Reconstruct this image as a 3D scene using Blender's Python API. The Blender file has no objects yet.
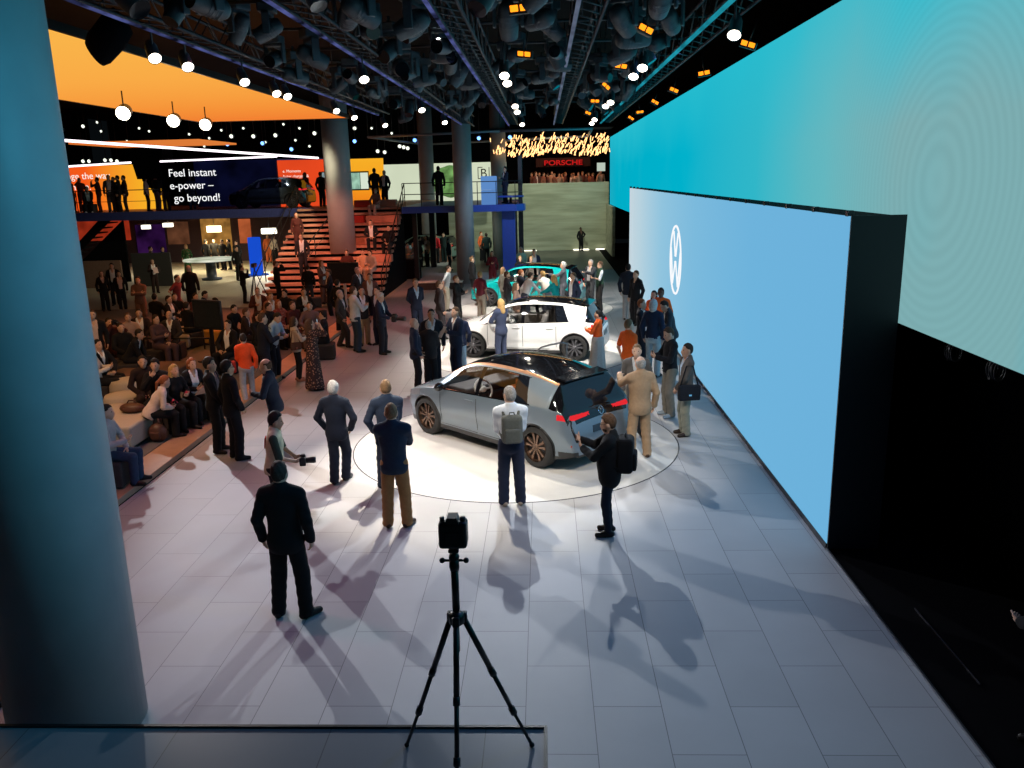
import bpy, bmesh, math, random
import numpy as np
from mathutils import Vector, Matrix

R_ = math.radians
scene = bpy.context.scene
COL = scene.collection
rng = random.Random(7)

# ---------------------------------------------------------------- camera
YAW, PITCH, ROLL, FPX, EYE = -0.04231, 0.24337, -0.02447, 831.4, 4.7
_cy, _sy = math.cos(YAW), math.sin(YAW)
_cp, _sp = math.cos(PITCH), math.sin(PITCH)
_F = Vector((_sy * _cp, _cy * _cp, -_sp))
_r = Vector((_cy, -_sy, 0))
_u = _r.cross(_F)
_RT = math.cos(ROLL) * _r + math.sin(ROLL) * _u
_UP = -math.sin(ROLL) * _r + math.cos(ROLL) * _u
cam_d = bpy.data.cameras.new('camera')
cam_d.sensor_fit = 'HORIZONTAL'; cam_d.sensor_width = 36.0
cam_d.lens = 36.0 * FPX / 1024.0
cam_d.clip_start = 0.05; cam_d.clip_end = 300
cam = bpy.data.objects.new('camera', cam_d)
COL.objects.link(cam)
cam.matrix_world = Matrix(((_RT.x, _UP.x, -_F.x, 0), (_RT.y, _UP.y, -_F.y, 0), (_RT.z, _UP.z, -_F.z, EYE), (0, 0, 0, 1)))
scene.camera = cam


def _ray(x, y): return _F + _RT * ((x - 512) / FPX) - _UP * ((y - 384) / FPX)
def onz(x, y, z=0.0):
    """the place on the level z that the photograph shows at x, y"""
    d = _ray(x, y); return Vector((0, 0, EYE)) + d * ((z - EYE) / d.z)
def onY(x, y, Y):
    d = _ray(x, y); return Vector((0, 0, EYE)) + d * (Y / d.y)
def onX(x, y, X):
    d = _ray(x, y); return Vector((0, 0, EYE)) + d * (X / d.x)


# ---------------------------------------------------------------- materials
def _nt(m):
    m.use_nodes = True
    return m.node_tree.nodes, m.node_tree.links


def pbr(name, col, rough=0.6, metal=0.0, var=0.12, scale=18.0, bump=0.0, spec=0.5, coat=0.0, sheen=0.0):
    """principled surface with a procedural noise over its colour"""
    m = bpy.data.materials.new(name); N, L = _nt(m)
    b = N['Principled BSDF']
    b.inputs['Roughness'].default_value = rough
    b.inputs['Metallic'].default_value = metal
    b.inputs['Specular IOR Level'].default_value = spec
    b.inputs['Coat Weight'].default_value = coat
    b.inputs['Coat Roughness'].default_value = 0.05
    b.inputs['Sheen Weight'].default_value = sheen
    tc = N.new('ShaderNodeTexCoord')
    nz = N.new('ShaderNodeTexNoise'); nz.inputs['Scale'].default_value = scale; nz.inputs['Detail'].default_value = 3
    L.new(tc.outputs['Object'], nz.inputs['Vector'])
    rp = N.new('ShaderNodeValToRGB')
    c = np.array(col[:3])
    rp.color_ramp.elements[0].position = 0.3; rp.color_ramp.elements[1].position = 0.7
    rp.color_ramp.elements[0].color = (*np.clip(c * (1 - var), 0, 1), 1)
    rp.color_ramp.elements[1].color = (*np.clip(c * (1 + var), 0, 1), 1)
    L.new(nz.outputs['Fac'], rp.inputs['Fac']); L.new(rp.outputs['Color'], b.inputs['Base Color'])
    if bump:
        bp = N.new('ShaderNodeBump'); bp.inputs['Strength'].default_value = bump; bp.inputs['Distance'].default_value = 0.01
        L.new(nz.outputs['Fac'], bp.inputs['Height']); L.new(bp.outputs['Normal'], b.inputs['Normal'])
    return m


def glow(name, col, strength=1.0, var=0.0, scale=4.0):
    m = bpy.data.materials.new(name); N, L = _nt(m)
    for n in list(N): N.remove(n)
    o = N.new('ShaderNodeOutputMaterial'); e = N.new('ShaderNodeEmission')
    e.inputs['Strength'].default_value = strength
    e.inputs['Color'].default_value = (*col, 1)
    if var:
        tc = N.new('ShaderNodeTexCoord'); nz = N.new('ShaderNodeTexNoise'); nz.inputs['Scale'].default_value = scale
        L.new(tc.outputs['Object'], nz.inputs['Vector'])
        rp = N.new('ShaderNodeValToRGB'); c = np.array(col)
        rp.color_ramp.elements[0].position = 0.3; rp.color_ramp.elements[1].position = 0.7
        rp.color_ramp.elements[0].color = (*(c * (1 - var)), 1); rp.color_ramp.elements[1].color = (*np.clip(c * (1 + var), 0, 1), 1)
        L.new(nz.outputs['Fac'], rp.inputs['Fac']); L.new(rp.outputs['Color'], e.inputs['Color'])
    L.new(e.outputs[0], o.inputs['Surface'])
    return m


def screen_mat(name, axis, stops, lo, hi, strength=1.0, moire=False):
    """a lit screen whose picture is a gradient along one world axis"""
    m = bpy.data.materials.new(name); N, L = _nt(m)
    for n in list(N): N.remove(n)
    o = N.new('ShaderNodeOutputMaterial'); e = N.new('ShaderNodeEmission'); e.inputs['Strength'].default_value = strength
    g = N.new('ShaderNodeNewGeometry'); sp = N.new('ShaderNodeSeparateXYZ'); L.new(g.outputs['Position'], sp.inputs[0])
    mr = N.new('ShaderNodeMapRange'); mr.inputs['From Min'].default_value = lo; mr.inputs['From Max'].default_value = hi
    L.new(sp.outputs[axis], mr.inputs['Value'])
    rp = N.new('ShaderNodeValToRGB'); els = rp.color_ramp.elements
    els[0].position, els[0].color = stops[0][0], (*stops[0][1], 1)
    els[1].position, els[1].color = stops[-1][0], (*stops[-1][1], 1)
    for p, c in stops[1:-1]:
        x = els.new(p); x.color = (*c, 1)
    L.new(mr.outputs[0], rp.inputs['Fac'])
    out = rp.outputs['Color']
    if moire: out = moire(N, L, g, sp, out)
    L.new(out, e.inputs['Color']); L.new(e.outputs[0], o.inputs['Surface'])
    return m


def glass(name, tint=(0.5, 0.55, 0.6), gloss=0.08):
    m = bpy.data.materials.new(name); N, L = _nt(m)
    for n in list(N): N.remove(n)
    o = N.new('ShaderNodeOutputMaterial'); t = N.new('ShaderNodeBsdfTransparent'); t.inputs[0].default_value = (*tint, 1)
    g = N.new('ShaderNodeBsdfGlossy'); g.inputs['Roughness'].default_value = 0.03
    f = N.new('ShaderNodeLayerWeight'); pw = N.new('ShaderNodeMath'); pw.operation = 'POWER'; pw.inputs[1].default_value = 4
    L.new(f.outputs['Facing'], pw.inputs[0])
    a = N.new('ShaderNodeMath'); a.operation = 'ADD'; a.inputs[1].default_value = gloss * 0.5; a.use_clamp = True
    L.new(pw.outputs[0], a.inputs[0])
    mx = N.new('ShaderNodeMixShader'); L.new(a.outputs[0], mx.inputs[0]); L.new(t.outputs[0], mx.inputs[1]); L.new(g.outputs[0], mx.inputs[2])
    L.new(mx.outputs[0], o.inputs['Surface'])
    return m


_cache = {}
def cloth(name, col, var=0.07, scale=24, rough=0.9, sheen=0.02):
    k = (name, col)
    if k not in _cache: _cache[k] = pbr(name, col, rough, 0, var, scale, 0.15, 0.25, 0, sheen)
    return _cache[k]


# ---------------------------------------------------------------- mesh building
def np_mesh(name, V, Q, smooth=True, mats=(), mi=None, T=None):
    """mesh from an array of points, of quads and (optionally) of triangles"""
    me = bpy.data.meshes.new(name)
    V = np.asarray(V, np.float32); Q = np.asarray(Q, np.int32).reshape(-1, 4)
    nq = len(Q); loops = Q.ravel(); starts = np.arange(nq) * 4; tot = np.full(nq, 4)
    if T is not None and len(T):
        T = np.asarray(T, np.int32).reshape(-1, 3)
        starts = np.concatenate([starts, nq * 4 + np.arange(len(T)) * 3]); tot = np.concatenate([tot, np.full(len(T), 3)])
        loops = np.concatenate([loops, T.ravel()])
    me.vertices.add(len(V)); me.vertices.foreach_set('co', V.ravel())
    me.loops.add(len(loops)); me.loops.foreach_set('vertex_index', loops.astype(np.int32))
    me.polygons.add(len(starts)); me.polygons.foreach_set('loop_start', starts.astype(np.int32))
    me.polygons.foreach_set('loop_total', tot.astype(np.int32))
    if smooth: me.polygons.foreach_set('use_smooth', np.ones(len(starts), bool))
    for m in mats: me.materials.append(m)
    if mi is not None: me.polygons.foreach_set('material_index', np.asarray(mi, np.int32))
    me.update(calc_edges=True); me.validate()
    return me


def link(name, me, parent=None, loc=None, rz=None):
    o = bpy.data.objects.new(name, me); COL.objects.link(o)
    if parent: o.parent = parent
    if loc is not None: o.location = loc
    if rz is not None: o.rotation_euler = (0, 0, rz)
    return o


def tag(o, label=None, cat=None, group=None, kind=None):
    if label: o['label'] = label
    if cat: o['category'] = cat
    if group: o['group'] = group
    if kind: o['kind'] = kind
    return o


def thing(name, label, cat, loc=(0, 0, 0), rz=0.0, group=None):
    o = bpy.data.objects.new(name, None); COL.objects.link(o)
    o.empty_display_size = 0.2
    o.location = loc; o.rotation_euler = (0, 0, rz)
    return tag(o, label, cat, group)


class MB:
    """collects solids, then links them as one mesh"""
    def __init__(s): s.v = []; s.f = []; s.m = []; s.sm = []; s.cur = 0
    def add(s, V, Fs, smooth=False):
        b = len(s.v); s.v += [tuple(p) for p in V]
        for f in Fs:
            s.f.append([b + i for i in f]); s.m.append(s.cur); s.sm.append(smooth)
        return s
    def box(s, c, size, rot=None, bev=0.0):
        x, y, z = (size[0] / 2, size[1] / 2, size[2] / 2)
        if bev <= 0:
            P = [Vector((i * x, j * y, k * z)) for i in (-1, 1) for j in (-1, 1) for k in (-1, 1)]
            Fs = [(0, 1, 3, 2), (4, 6, 7, 5), (0, 4, 5, 1), (2, 3, 7, 6), (0, 2, 6, 4), (1, 5, 7, 3)]
        else:
            bm = bmesh.new(); bmesh.ops.create_cube(bm, size=1)
            for v in bm.verts: v.co = Vector((v.co.x * size[0], v.co.y * size[1], v.co.z * size[2]))
            bmesh.ops.bevel(bm, geom=bm.edges[:], offset=bev, segments=3 if bev > 0.03 else 2, affect='EDGES', profile=0.5)
            bm.verts.index_update(); P = [v.co.copy() for v in bm.verts]; Fs = [[v.index for v in f.verts] for f in bm.faces]; bm.free()
        c = Vector(c)
        if rot is not None: P = [rot @ p for p in P]
        return s.add([p + c for p in P], Fs)
    def tube(s, pts, r, n=10, caps=True, smooth=True):
        """a round bar along points; r is one radius or one per point"""
        pts = [Vector(p) for p in pts]; m = len(pts)
        rs = [r] * m if isinstance(r, (int, float)) else list(r)
        V = []; up = None
        for i, p in enumerate(pts):
            d = (pts[min(i + 1, m - 1)] - pts[max(i - 1, 0)]).normalized()
            if up is None:
                up = Vector((0, 0, 1)) if abs(d.z) < 0.9 else Vector((1, 0, 0))
            a = d.cross(up).normalized(); b = a.cross(d).normalized(); up = b
            for k in range(n):
                t = 2 * math.pi * k / n
                V.append(p + a * (rs[i] * math.cos(t)) + b * (rs[i] * math.sin(t)))
        Fs = [(i * n + k, i * n + (k + 1) % n, (i + 1) * n + (k + 1) % n, (i + 1) * n + k) for i in range(m - 1) for k in range(n)]
        s.add(V, Fs, smooth)
        if caps:
            s.add(V[:n], [list(range(n))[::-1]]); s.add(V[-n:], [list(range(n))])
        return s
    def lathe(s, prof, c=(0, 0, 0), n=32, axis='Z', smooth=True, rot=None, caps=True):
        """profile of (radius, height) turned about an axis through c"""
        V = []; c = Vector(c)
        for r, h in prof:
            for k in range(n):
                t = 2 * math.pi * k / n; a, b = r * math.cos(t), r * math.sin(t)
                p = Vector((a, b, h) if axis == 'Z' else (a, -h, b) if axis == 'Y' else (h, a, b))
                if rot is not None: p = rot @ p
                V.append(p + c)
        m = len(prof)
        Fs = [(i * n + k, i * n + (k + 1) % n, (i + 1) * n + (k + 1) % n, (i + 1) * n + k) for i in range(m - 1) for k in range(n)]
        s.add(V, Fs, smooth)
        if not caps: return s
        if prof[0][0] > 1e-4: s.add(V[:n], [list(range(n))[::-1]])
        if prof[-1][0] > 1e-4: s.add(V[-n:], [list(range(n))])
        return s
    def prism(s, poly, h0, h1, plane='XY', smooth=False):
        """polygon (2-D) pushed out between two levels"""
        n = len(poly)
        mk = {'XY': lambda a, b, h: (a, b, h), 'XZ': lambda a, b, h: (a, h, b), 'YZ': lambda a, b, h: (h, a, b)}[plane]
        V = [mk(a, b, h0) for a, b in poly] + [mk(a, b, h1) for a, b in poly]
        Fs = [list(range(n))[::-1], list(range(n, 2 * n))] + [(i, (i + 1) % n, n + (i + 1) % n, n + i) for i in range(n)]
        return s.add(V, Fs, smooth)
    def ball(s, c, r, nu=14, nv=9, rot=None):
        r = (r, r, r) if isinstance(r, (int, float)) else r
        V = []; c = Vector(c)
        for j in range(nv + 1):
            ph = math.pi * j / nv
            for i in range(nu):
                th = 2 * math.pi * i / nu
                p = Vector((r[0] * math.sin(ph) * math.cos(th), r[1] * math.sin(ph) * math.sin(th), r[2] * math.cos(ph)))
                if rot is not None: p = rot @ p
                V.append(p + c)
        Fs = [(j * nu + i, (j + 1) * nu + i, (j + 1) * nu + (i + 1) % nu, j * nu + (i + 1) % nu) for j in range(nv) for i in range(nu)]
        return s.add(V, Fs, True)
    def mesh(s, name, mats):
        me = bpy.data.meshes.new(name); me.from_pydata(s.v, [], s.f)
        for m in (mats if isinstance(mats, (list, tuple)) else [mats]): me.materials.append(m)
        me.polygons.foreach_set('material_index', s.m); me.polygons.foreach_set('use_smooth', s.sm)
        bm = bmesh.new(); bm.from_mesh(me)
        bmesh.ops.remove_doubles(bm, verts=bm.verts, dist=1e-5)
        bmesh.ops.recalc_face_normals(bm, faces=bm.faces)
        bm.to_mesh(me); bm.free(); me.update()
        return me
    def build(s, name, mats, parent=None, loc=None, rz=None):
        return link(name, s.mesh(name, mats), parent, loc, rz)


def text_mesh(body, size, mat, parent, mtx, name='lettering', align='LEFT', bold=0.0, ext=0.004, space=1.0, xs=1.0):
    cu = bpy.data.curves.new(name, 'FONT'); cu.body = body; cu.size = size; cu.align_x = align; cu.extrude = ext; cu.offset = bold
    cu.space_line = space
    tmp = bpy.data.objects.new('tmp_text', cu); COL.objects.link(tmp)
    dg = bpy.context.evaluated_depsgraph_get()
    me = bpy.data.meshes.new_from_object(tmp.evaluated_get(dg))
    bpy.data.objects.remove(tmp); bpy.data.curves.remove(cu)
    me.materials.clear(); me.materials.append(mat)
    if xs != 1.0: me.transform(Matrix.Diagonal((xs, 1, 1, 1)))
    me.transform(mtx)
    return link(name, me, parent)


def copy_tree(o, parent=None):
    c = o.copy(); COL.objects.link(c)
    if parent: c.parent = parent
    for ch in list(o.children): copy_tree(ch, c)
    return c

# ---------------------------------------------------------------- smooth solids
_E12 = [((0,0,0),(1,0,0)),((0,1,0),(1,1,0)),((0,0,1),(1,0,1)),((0,1,1),(1,1,1)),
        ((0,0,0),(0,1,0)),((1,0,0),(1,1,0)),((0,0,1),(0,1,1)),((1,0,1),(1,1,1)),
        ((0,0,0),(0,0,1)),((1,0,0),(1,0,1)),((0,1,0),(0,1,1)),((1,1,0),(1,1,1))]


def surface_nets(f, org, h):
    ins = f < 0
    n = np.array(f.shape)
    cnt = np.zeros(n - 1, np.int8)
    for i in (0, 1):
        for j in (0, 1):
            for k in (0, 1):
                cnt += ins[i:n[0]-1+i, j:n[1]-1+j, k:n[2]-1+k]
    act = (cnt > 0) & (cnt < 8)
    idx = np.argwhere(act)
    if not len(idx): return np.zeros((0, 3)), np.zeros((0, 4), int)
    ids = np.full(act.shape, -1, np.int32); ids[act] = np.arange(len(idx))
    acc = np.zeros((len(idx), 3)); num = np.zeros(len(idx))
    for a, b in _E12:
        v0 = f[idx[:, 0]+a[0], idx[:, 1]+a[1], idx[:, 2]+a[2]]; v1 = f[idx[:, 0]+b[0], idx[:, 1]+b[1], idx[:, 2]+b[2]]
        cr = (v0 < 0) != (v1 < 0)
        t = np.where(cr, v0 / np.where(np.abs(v0 - v1) < 1e-9, 1, v0 - v1), 0)
        acc += np.where(cr[:, None], np.array(a) + (np.array(b) - np.array(a)) * t[:, None], 0); num += cr
    V = org + h * (idx + acc / num[:, None])
    Q = []
    for ax in range(3):
        o1, o2 = [(1, 2), (2, 0), (0, 1)][ax]
        s0 = [slice(None)] * 3; s1 = [slice(None)] * 3
        s0[ax] = slice(0, -1); s1[ax] = slice(1, None)
        cr = ins[tuple(s0)] != ins[tuple(s1)]
        e = np.argwhere(cr)
        ok = (e[:, o1] > 0) & (e[:, o2] > 0) & (e[:, o1] < n[o1]-1) & (e[:, o2] < n[o2]-1)
        e = e[ok]
        if not len(e): continue
        flip = ins[e[:, 0], e[:, 1], e[:, 2]]
        c = []
        for da, db in ((-1, -1), (0, -1), (0, 0), (-1, 0)):
            q = e.copy(); q[:, o1] += da; q[:, o2] += db
            c.append(ids[q[:, 0], q[:, 1], q[:, 2]])
        q = np.stack(c, 1); q[~flip] = q[~flip][:, ::-1]
        Q.append(q)
    return V, np.concatenate(Q)


def cone(a, b, ra, rb): return ('c', np.array(a, float), np.array(b, float), ra, rb)
def ell(c, r, M=None): return ('e', np.array(c, float), np.array(r, float), np.eye(3) if M is None else np.array(M, float))


def _pb(p, pad):
    if p[0] == 'c':
        r = max(p[3], p[4]) + pad
        return np.minimum(p[1], p[2]) - r, np.maximum(p[1], p[2]) + r
    r = max(p[2]) + pad
    return p[1] - r, p[1] + r


def _pd(p, X, Y, Z):
    if p[0] == 'c':
        a, b = p[1], p[2]; ab = b - a; L = ab @ ab + 1e-9
        t = np.clip(((X-a[0])*ab[0] + (Y-a[1])*ab[1] + (Z-a[2])*ab[2]) / L, 0, 1)
        return np.sqrt((X-a[0]-t*ab[0])**2 + (Y-a[1]-t*ab[1])**2 + (Z-a[2]-t*ab[2])**2) - (p[3] + (p[4]-p[3])*t)
    c, r, M = p[1], p[2], p[3]
    x, y, z = X-c[0], Y-c[1], Z-c[2]
    q = [(M[0, i]*x + M[1, i]*y + M[2, i]*z) for i in range(3)]
    k0 = np.sqrt((q[0]/r[0])**2 + (q[1]/r[1])**2 + (q[2]/r[2])**2)
    k1 = np.sqrt((q[0]/r[0]**2)**2 + (q[1]/r[1]**2)**2 + (q[2]/r[2]**2)**2) + 1e-9
    return k0 * (k0 - 1) / k1


def _smin(a, b, k):
    h = np.maximum(k - np.abs(a - b), 0) / k
    return np.minimum(a, b) - h * h * k * 0.25


def solid(groups, vox, kk=0.025):
    """groups of (shapes, blend, cut): each group is blended, cut, then joined to the others"""
    lo = np.min([_pb(p, vox * 2.5)[0] for g in groups for p in g[0]], 0)
    hi = np.max([_pb(p, vox * 2.5)[1] for g in groups for p in g[0]], 0)
    n = np.ceil((hi - lo) / vox).astype(int) + 1
    ax = [lo[i] + vox * np.arange(n[i]) for i in range(3)]
    tot = None
    for shapes, k, cut in groups:
        D = np.full(n, 0.5, np.float32)
        for p in shapes:
            a, b = _pb(p, max(k, vox * 2.5) + 0.01)
            i0 = np.clip(np.floor((a - lo) / vox).astype(int), 0, n - 1); i1 = np.clip(np.ceil((b - lo) / vox).astype(int) + 1, 1, n)
            s = tuple(slice(i0[i], i1[i]) for i in range(3))
            d = _pd(p, ax[0][s[0]][:, None, None], ax[1][s[1]][None, :, None], ax[2][s[2]][None, None, :])
            D[s] = _smin(D[s], d, k)
        if cut is not None:
            D = cut(ax[0][:, None, None], ax[1][None, :, None], ax[2][None, None, :], D)
        tot = D if tot is None else _smin(tot, D, kk)
    return surface_nets(tot.astype(np.float32), lo, vox)


# ---------------------------------------------------------------- people
def _nrm(v): return v / (np.linalg.norm(v) + 1e-9)


def _ik(a, t, l1, l2, pole):
    d = t - a; L = np.linalg.norm(d); m = (l1 + l2) * 0.995
    if L > m: t = a + d * (m / L); d = t - a; L = m
    if L < abs(l1 - l2) + 0.02: L = abs(l1 - l2) + 0.02
    e = d / np.linalg.norm(d)
    c = (l1*l1 + L*L - l2*l2) / (2*l1*L); c = max(-1, min(1, c))
    p = np.array(pole, float); p = _nrm(p - e * (p @ e))
    return a + e * (l1*c) + p * (l1*math.sqrt(1-c*c)), t


ARM = {  # wrist in the trunk's frame (out, front, up from the hip), elbow direction, palm direction, curl of the fingers
    'down': ((.255, .03, -.07), (.5, -1, 0), (-1, .1, 0), .35),
    'swing': ((.25, .14, -.03), (.4, -1, 0), (-1, 0, 0), .4),
    'swingback': ((.25, -.13, -.05), (.4, -1, 0), (-1, 0, 0), .4),
    'pocket': ((.205, .10, -.03), (1, -.6, 0), (-1, 0, 0), .3),
    'hip': ((.215, .02, .08), (1, -.35, 0), (-.6, .3, -1), .5),
    'front': ((.05, .19, -.03), (1, -.3, 0), (-.3, -1, 0), .4),
    'back': ((.05, -.17, .0), (1, .1, 0), (-.3, 1, 0), .4),
    'hold': ((.10, .30, .24), (.6, .1, -1), (-.8, -.2, .5), .75),
    'holdlow': ((.11, .28, .10), (.8, -.3, -.6), (-.8, -.2, .6), .75),
    'high': ((.10, .26, .55), (.8, .2, -1), (-.8, -.4, .0), .75),
    'eye': ((.09, .21, .62), (.9, .3, -1), (-.8, -.4, .0), .8),
    'cross': ((-.07, .19, .25), (1, .25, -.6), (0, -1, 0), .3),
    'lap': ((.12, .26, .06), (1, -.3, 0), (-.2, -.2, -1), .45),
    'knee': ((.14, .42, .07), (1, -.2, .2), (0, 0, -1), .35),
    'point': ((.20, .48, .38), (.5, 0, -1), (0, 0, -1), .2),
    'reach': ((.17, .50, .26), (.6, 0, -1), (0, 0, -1), .2),
    'chin': ((.06, .20, .50), (.8, .2, -1), (-.3, -1, .3), .8),
    'wave': ((.30, .18, .62), (.8, .1, -1), (-.2, 1, 0), .15),
}
SKIN = {'fair': (.60, .36, .25), 'tan': (.47, .26, .17), 'dark': (.13, .07, .05), 'pale': (.66, .43, .33), 'asian': (.55, .33, .21)}
HAIRC = {'black': (.012, .010, .009), 'dark': (.03, .02, .014), 'brown': (.085, .045, .024), 'lightbrown': (.19, .11, .055),
         'blond': (.42, .26, .10), 'grey': (.30, .28, .26), 'white': (.50, .48, .45), 'red': (.25, .08, .03)}
m_eye = pbr('eye', (.02, .015, .012), 0.15, 0, 0)
m_lip = pbr('lips', (.36, .12, .09), 0.5, 0, 0.05)
m_sole = pbr('sole_rubber', (.5, .5, .48), 0.7)


def hexc(c):
    """sRGB 0-255 or a linear triple"""
    return c


def person(label, x, y, face=0, h=1.76, z=0, vox=.02, fem=False, fat=1.0, lean=0, look=(0, 0), L='down', R='down', twist=0,
           stance=.10, stride=0.0, toes=(12, 12), sit=None, feet=None, bend=0.0,
           top='suit', tc=(.015, .016, .02), shirt=(.75, .76, .78), tie=None, bottom='trousers', bc=None,
           shoes=(.012, .01, .009), hair='short', hc='dark', skin='fair', group=None, glasses=False, beard=False, roll=0, extras=None, hold=None):
    s = h / 1.78
    A = lambda *v: np.array(v, float)
    # ---- joints
    hipz = .945 if sit is None else sit / s + .115
    hipy = 0.0
    if lean > 35: hipy = -.16
    hipz -= abs(stride) * .12 + bend
    P = A(0, hipy, hipz)
    la, lt = R_(lean), R_(twist)
    f0 = A(math.sin(lt), math.cos(lt), 0); xr = A(math.cos(lt), -math.sin(lt), 0)
    u = A(0, 0, 1) * math.cos(la) + f0 * math.sin(la); f = f0 * math.cos(la) - A(0, 0, 1) * math.sin(la)
    if roll:
        rr = R_(roll); xr, u = xr * math.cos(rr) - u * math.sin(rr), u * math.cos(rr) + xr * math.sin(rr)
    M = np.stack([xr, f, u], 1)
    T = lambda a, b, c: P + xr * a + f * b + u * c
    hy, hp = R_(look[0]), R_(look[1])
    hf0 = f0 * math.cos(hy) + A(math.cos(lt), -math.sin(lt), 0) * math.sin(hy)
    tilt = la * .45 + hp
    hu = A(0, 0, 1) * math.cos(tilt) + hf0 * math.sin(tilt); hf = hf0 * math.cos(tilt) - A(0, 0, 1) * math.sin(tilt)
    hx = np.cross(hf, hu); HM = np.stack([hx, hf, hu], 1)
    nb = T(0, -.012, .515)
    HC = nb + u * .035 + hu * .115 + hf * .015
    Hd = lambda a, b, c: HC + hx * a + hf * b + hu * c
    sw = .168 if fem else .188
    wr, el, sh, hand = {}, {}, {}, {}
    for k, sg, spec in (('L', -1, L), ('R', 1, R)):
        w, pole, pn, curl = ARM[spec] if isinstance(spec, str) else spec
        sh[k] = T(sg * sw, -.005, .445)
        tgt = T(sg * w[0] * (0.93 if fem else 1), w[1], w[2])
        pv = xr * (sg * pole[0]) + f * pole[1] + u * pole[2]
        el[k], wr[k] = _ik(sh[k], tgt, .285, .262, pv)
        d = _nrm(wr[k] - el[k])
        n = xr * (sg * pn[0]) + f * pn[1] + u * pn[2]; n = _nrm(n - d * (n @ d))
        hand[k] = (d, n, (np.cross(d, n) if sg > 0 else np.cross(n, d)), curl)
    hip, kn, an, td = {}, {}, {}, {}
    for k, sg in (('L', -1), ('R', 1)):
        hip[k] = P + A(sg * .085, 0, -.035) + (f0 * 0)
        if feet: fx, fy = feet[0 if sg < 0 else 1]; fz = .085
        elif sit is not None: fx, fy, fz = sg * .13, .40, .085
        else: fx, fy, fz = sg * stance, (stride if sg > 0 else -stride) * .5, .085
        a_ = R_(toes[0 if sg < 0 else 1]) * sg
        td[k] = A(math.sin(a_), math.cos(a_), 0)
        kn[k], an[k] = _ik(hip[k], A(fx, fy, fz), .425, .405, (sg * .15, 1, .35 if sit is not None else 0))
        an[k][2] = max(an[k][2], .085)
    # ---- trunk shapes
    ch = (.150 if fem else .166) * (1 + (fat - 1) * .4)
    def trunk(o=0.0, low=True):
        w = fat
        q = [ell(T(0, .0, .30), A(ch, .112 * (1 + (w - 1) * .5), .205) + o, M),
             cone(T(-.115, -.012, .445), T(.115, -.012, .445), .060 + o, .060 + o),
             cone(T(0, -.015, .50), T(-sw + .03, -.01, .45), .052 + o, .052 + o), cone(T(0, -.015, .50), T(sw - .03, -.01, .45), .052 + o, .052 + o),
             ell(T(0, .01 * w + (w - 1) * .05, .10), A((.128 if fem else .146) * w, .108 * w, .18) + o, M)]
        if low: q.append(ell(T(0, -.005, -.03), A(.166 if fem else .162, .12, .135) * (1 + (w - 1) * .5) + o, M))
        if fem: q += [ell(T(sg * .065, .085, .29), A(.058, .055, .06) + o, M) for sg in (-1, 1)]
        return q
    def arm(k, o, end=1.0, r=(.049, .042, .030)):
        e = wr[k] * end + el[k] * (1 - end)
        return [cone(sh[k], el[k], r[0] + o, r[1] + o), cone(el[k], e, r[1] - .002 + o, r[2] + o + (r[1] - r[2]) * (1 - end))]
    sc = lambda V: V * s
    # ---- body
    G = [cone(nb - u * .02, Hd(0, -.02, -.07), .056, .054), ell(Hd(0, -.012, .018), (.076, .097, .106), HM), ell(Hd(0, .024, -.046), (.056, .067, .074), HM),
         cone(Hd(0, .086, -.002), Hd(0, .103, -.030), .007, .013), cone(Hd(-.016, .083, -.066), Hd(.016, .083, -.066), .009, .009),
         ell(Hd(0, .060, -.105), (.026, .024, .022), HM)] + \
        [ell(Hd(sg * .077, -.006, -.012), (.011, .021, .033), HM) for sg in (-1, 1)]
    body = [(G + trunk(-.012), .035, None)]
    fb = []
    for k in 'LR':
        d, n, t, curl = hand[k]
        c = wr[k] + d * .048
        HMt = np.stack([d, t, n], 1)
        fb.append(([*arm(k, -.004), ell(c, (.052, .042, .018), HMt)], .02, None))
        fb.append(([cone(hip[k], kn[k], .072, .05), cone(kn[k], an[k], .05, .036), cone(an[k], an[k] + td[k] * .1 - A(0, 0, .045), .034, .026)], .02, None))
    V, Q = solid(body + fb, vox / s, .03)
    mb = MB()
    # fingers, rooted in the palm
    for k in 'LR':
        d, n, t, curl = hand[k]
        for i, (off, ln) in enumerate(((.030, .075), (.010, .084), (-.010, .078), (-.029, .062))):
            p = wr[k] + d * .078 + t * off; pts = [p - d * .02]; dd = d
            for j, fr in enumerate((.45, .32, .25)):
                a_ = curl * (.55 + .35 * j) + .06 * i
                dd = _nrm(dd * math.cos(a_) + n * math.sin(a_)); pts.append(pts[-1] + dd * ln * fr + (dd * .02 if j == 0 else 0))
                n2 = n
            mb.tube(pts, [.010, .0095, .0085, .0065], 6)
        p = wr[k] + d * .028 + t * .026; dd = _nrm(d * .65 + t * .7 + n * .25)
        p2 = p + dd * .04; d2 = _nrm(dd + n * .5 * (curl + .2) + d * .3); p3 = p2 + d2 * .03
        mb.tube([p - dd * .015, p2, p3, p3 + d2 * .018], [.013, .0115, .010, .007], 6)
    mb.cur = 1
    for sg in (-1, 1): mb.ball(Hd(sg * .030, .0755, .010), (.0135, .009, .0085), 8, 6, Matrix(HM.tolist()))
    mb.cur = 2
    mb.ball(Hd(0, .0885, -.066), (.023, .006, .008), 8, 5, Matrix(HM.tolist()))
    nv = len(V)
    V2 = np.array(mb.v).reshape(-1, 3); q4 = [f_ for f_ in mb.f if len(f_) == 4]
    mi4 = [m_ for f_, m_ in zip(mb.f, mb.m) if len(f_) == 4]
    tri = []
    for f_ in mb.f:
        if len(f_) > 4: tri += [(f_[0] + nv, f_[i] + nv, f_[i + 1] + nv) for i in range(1, len(f_) - 1)]
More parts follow.
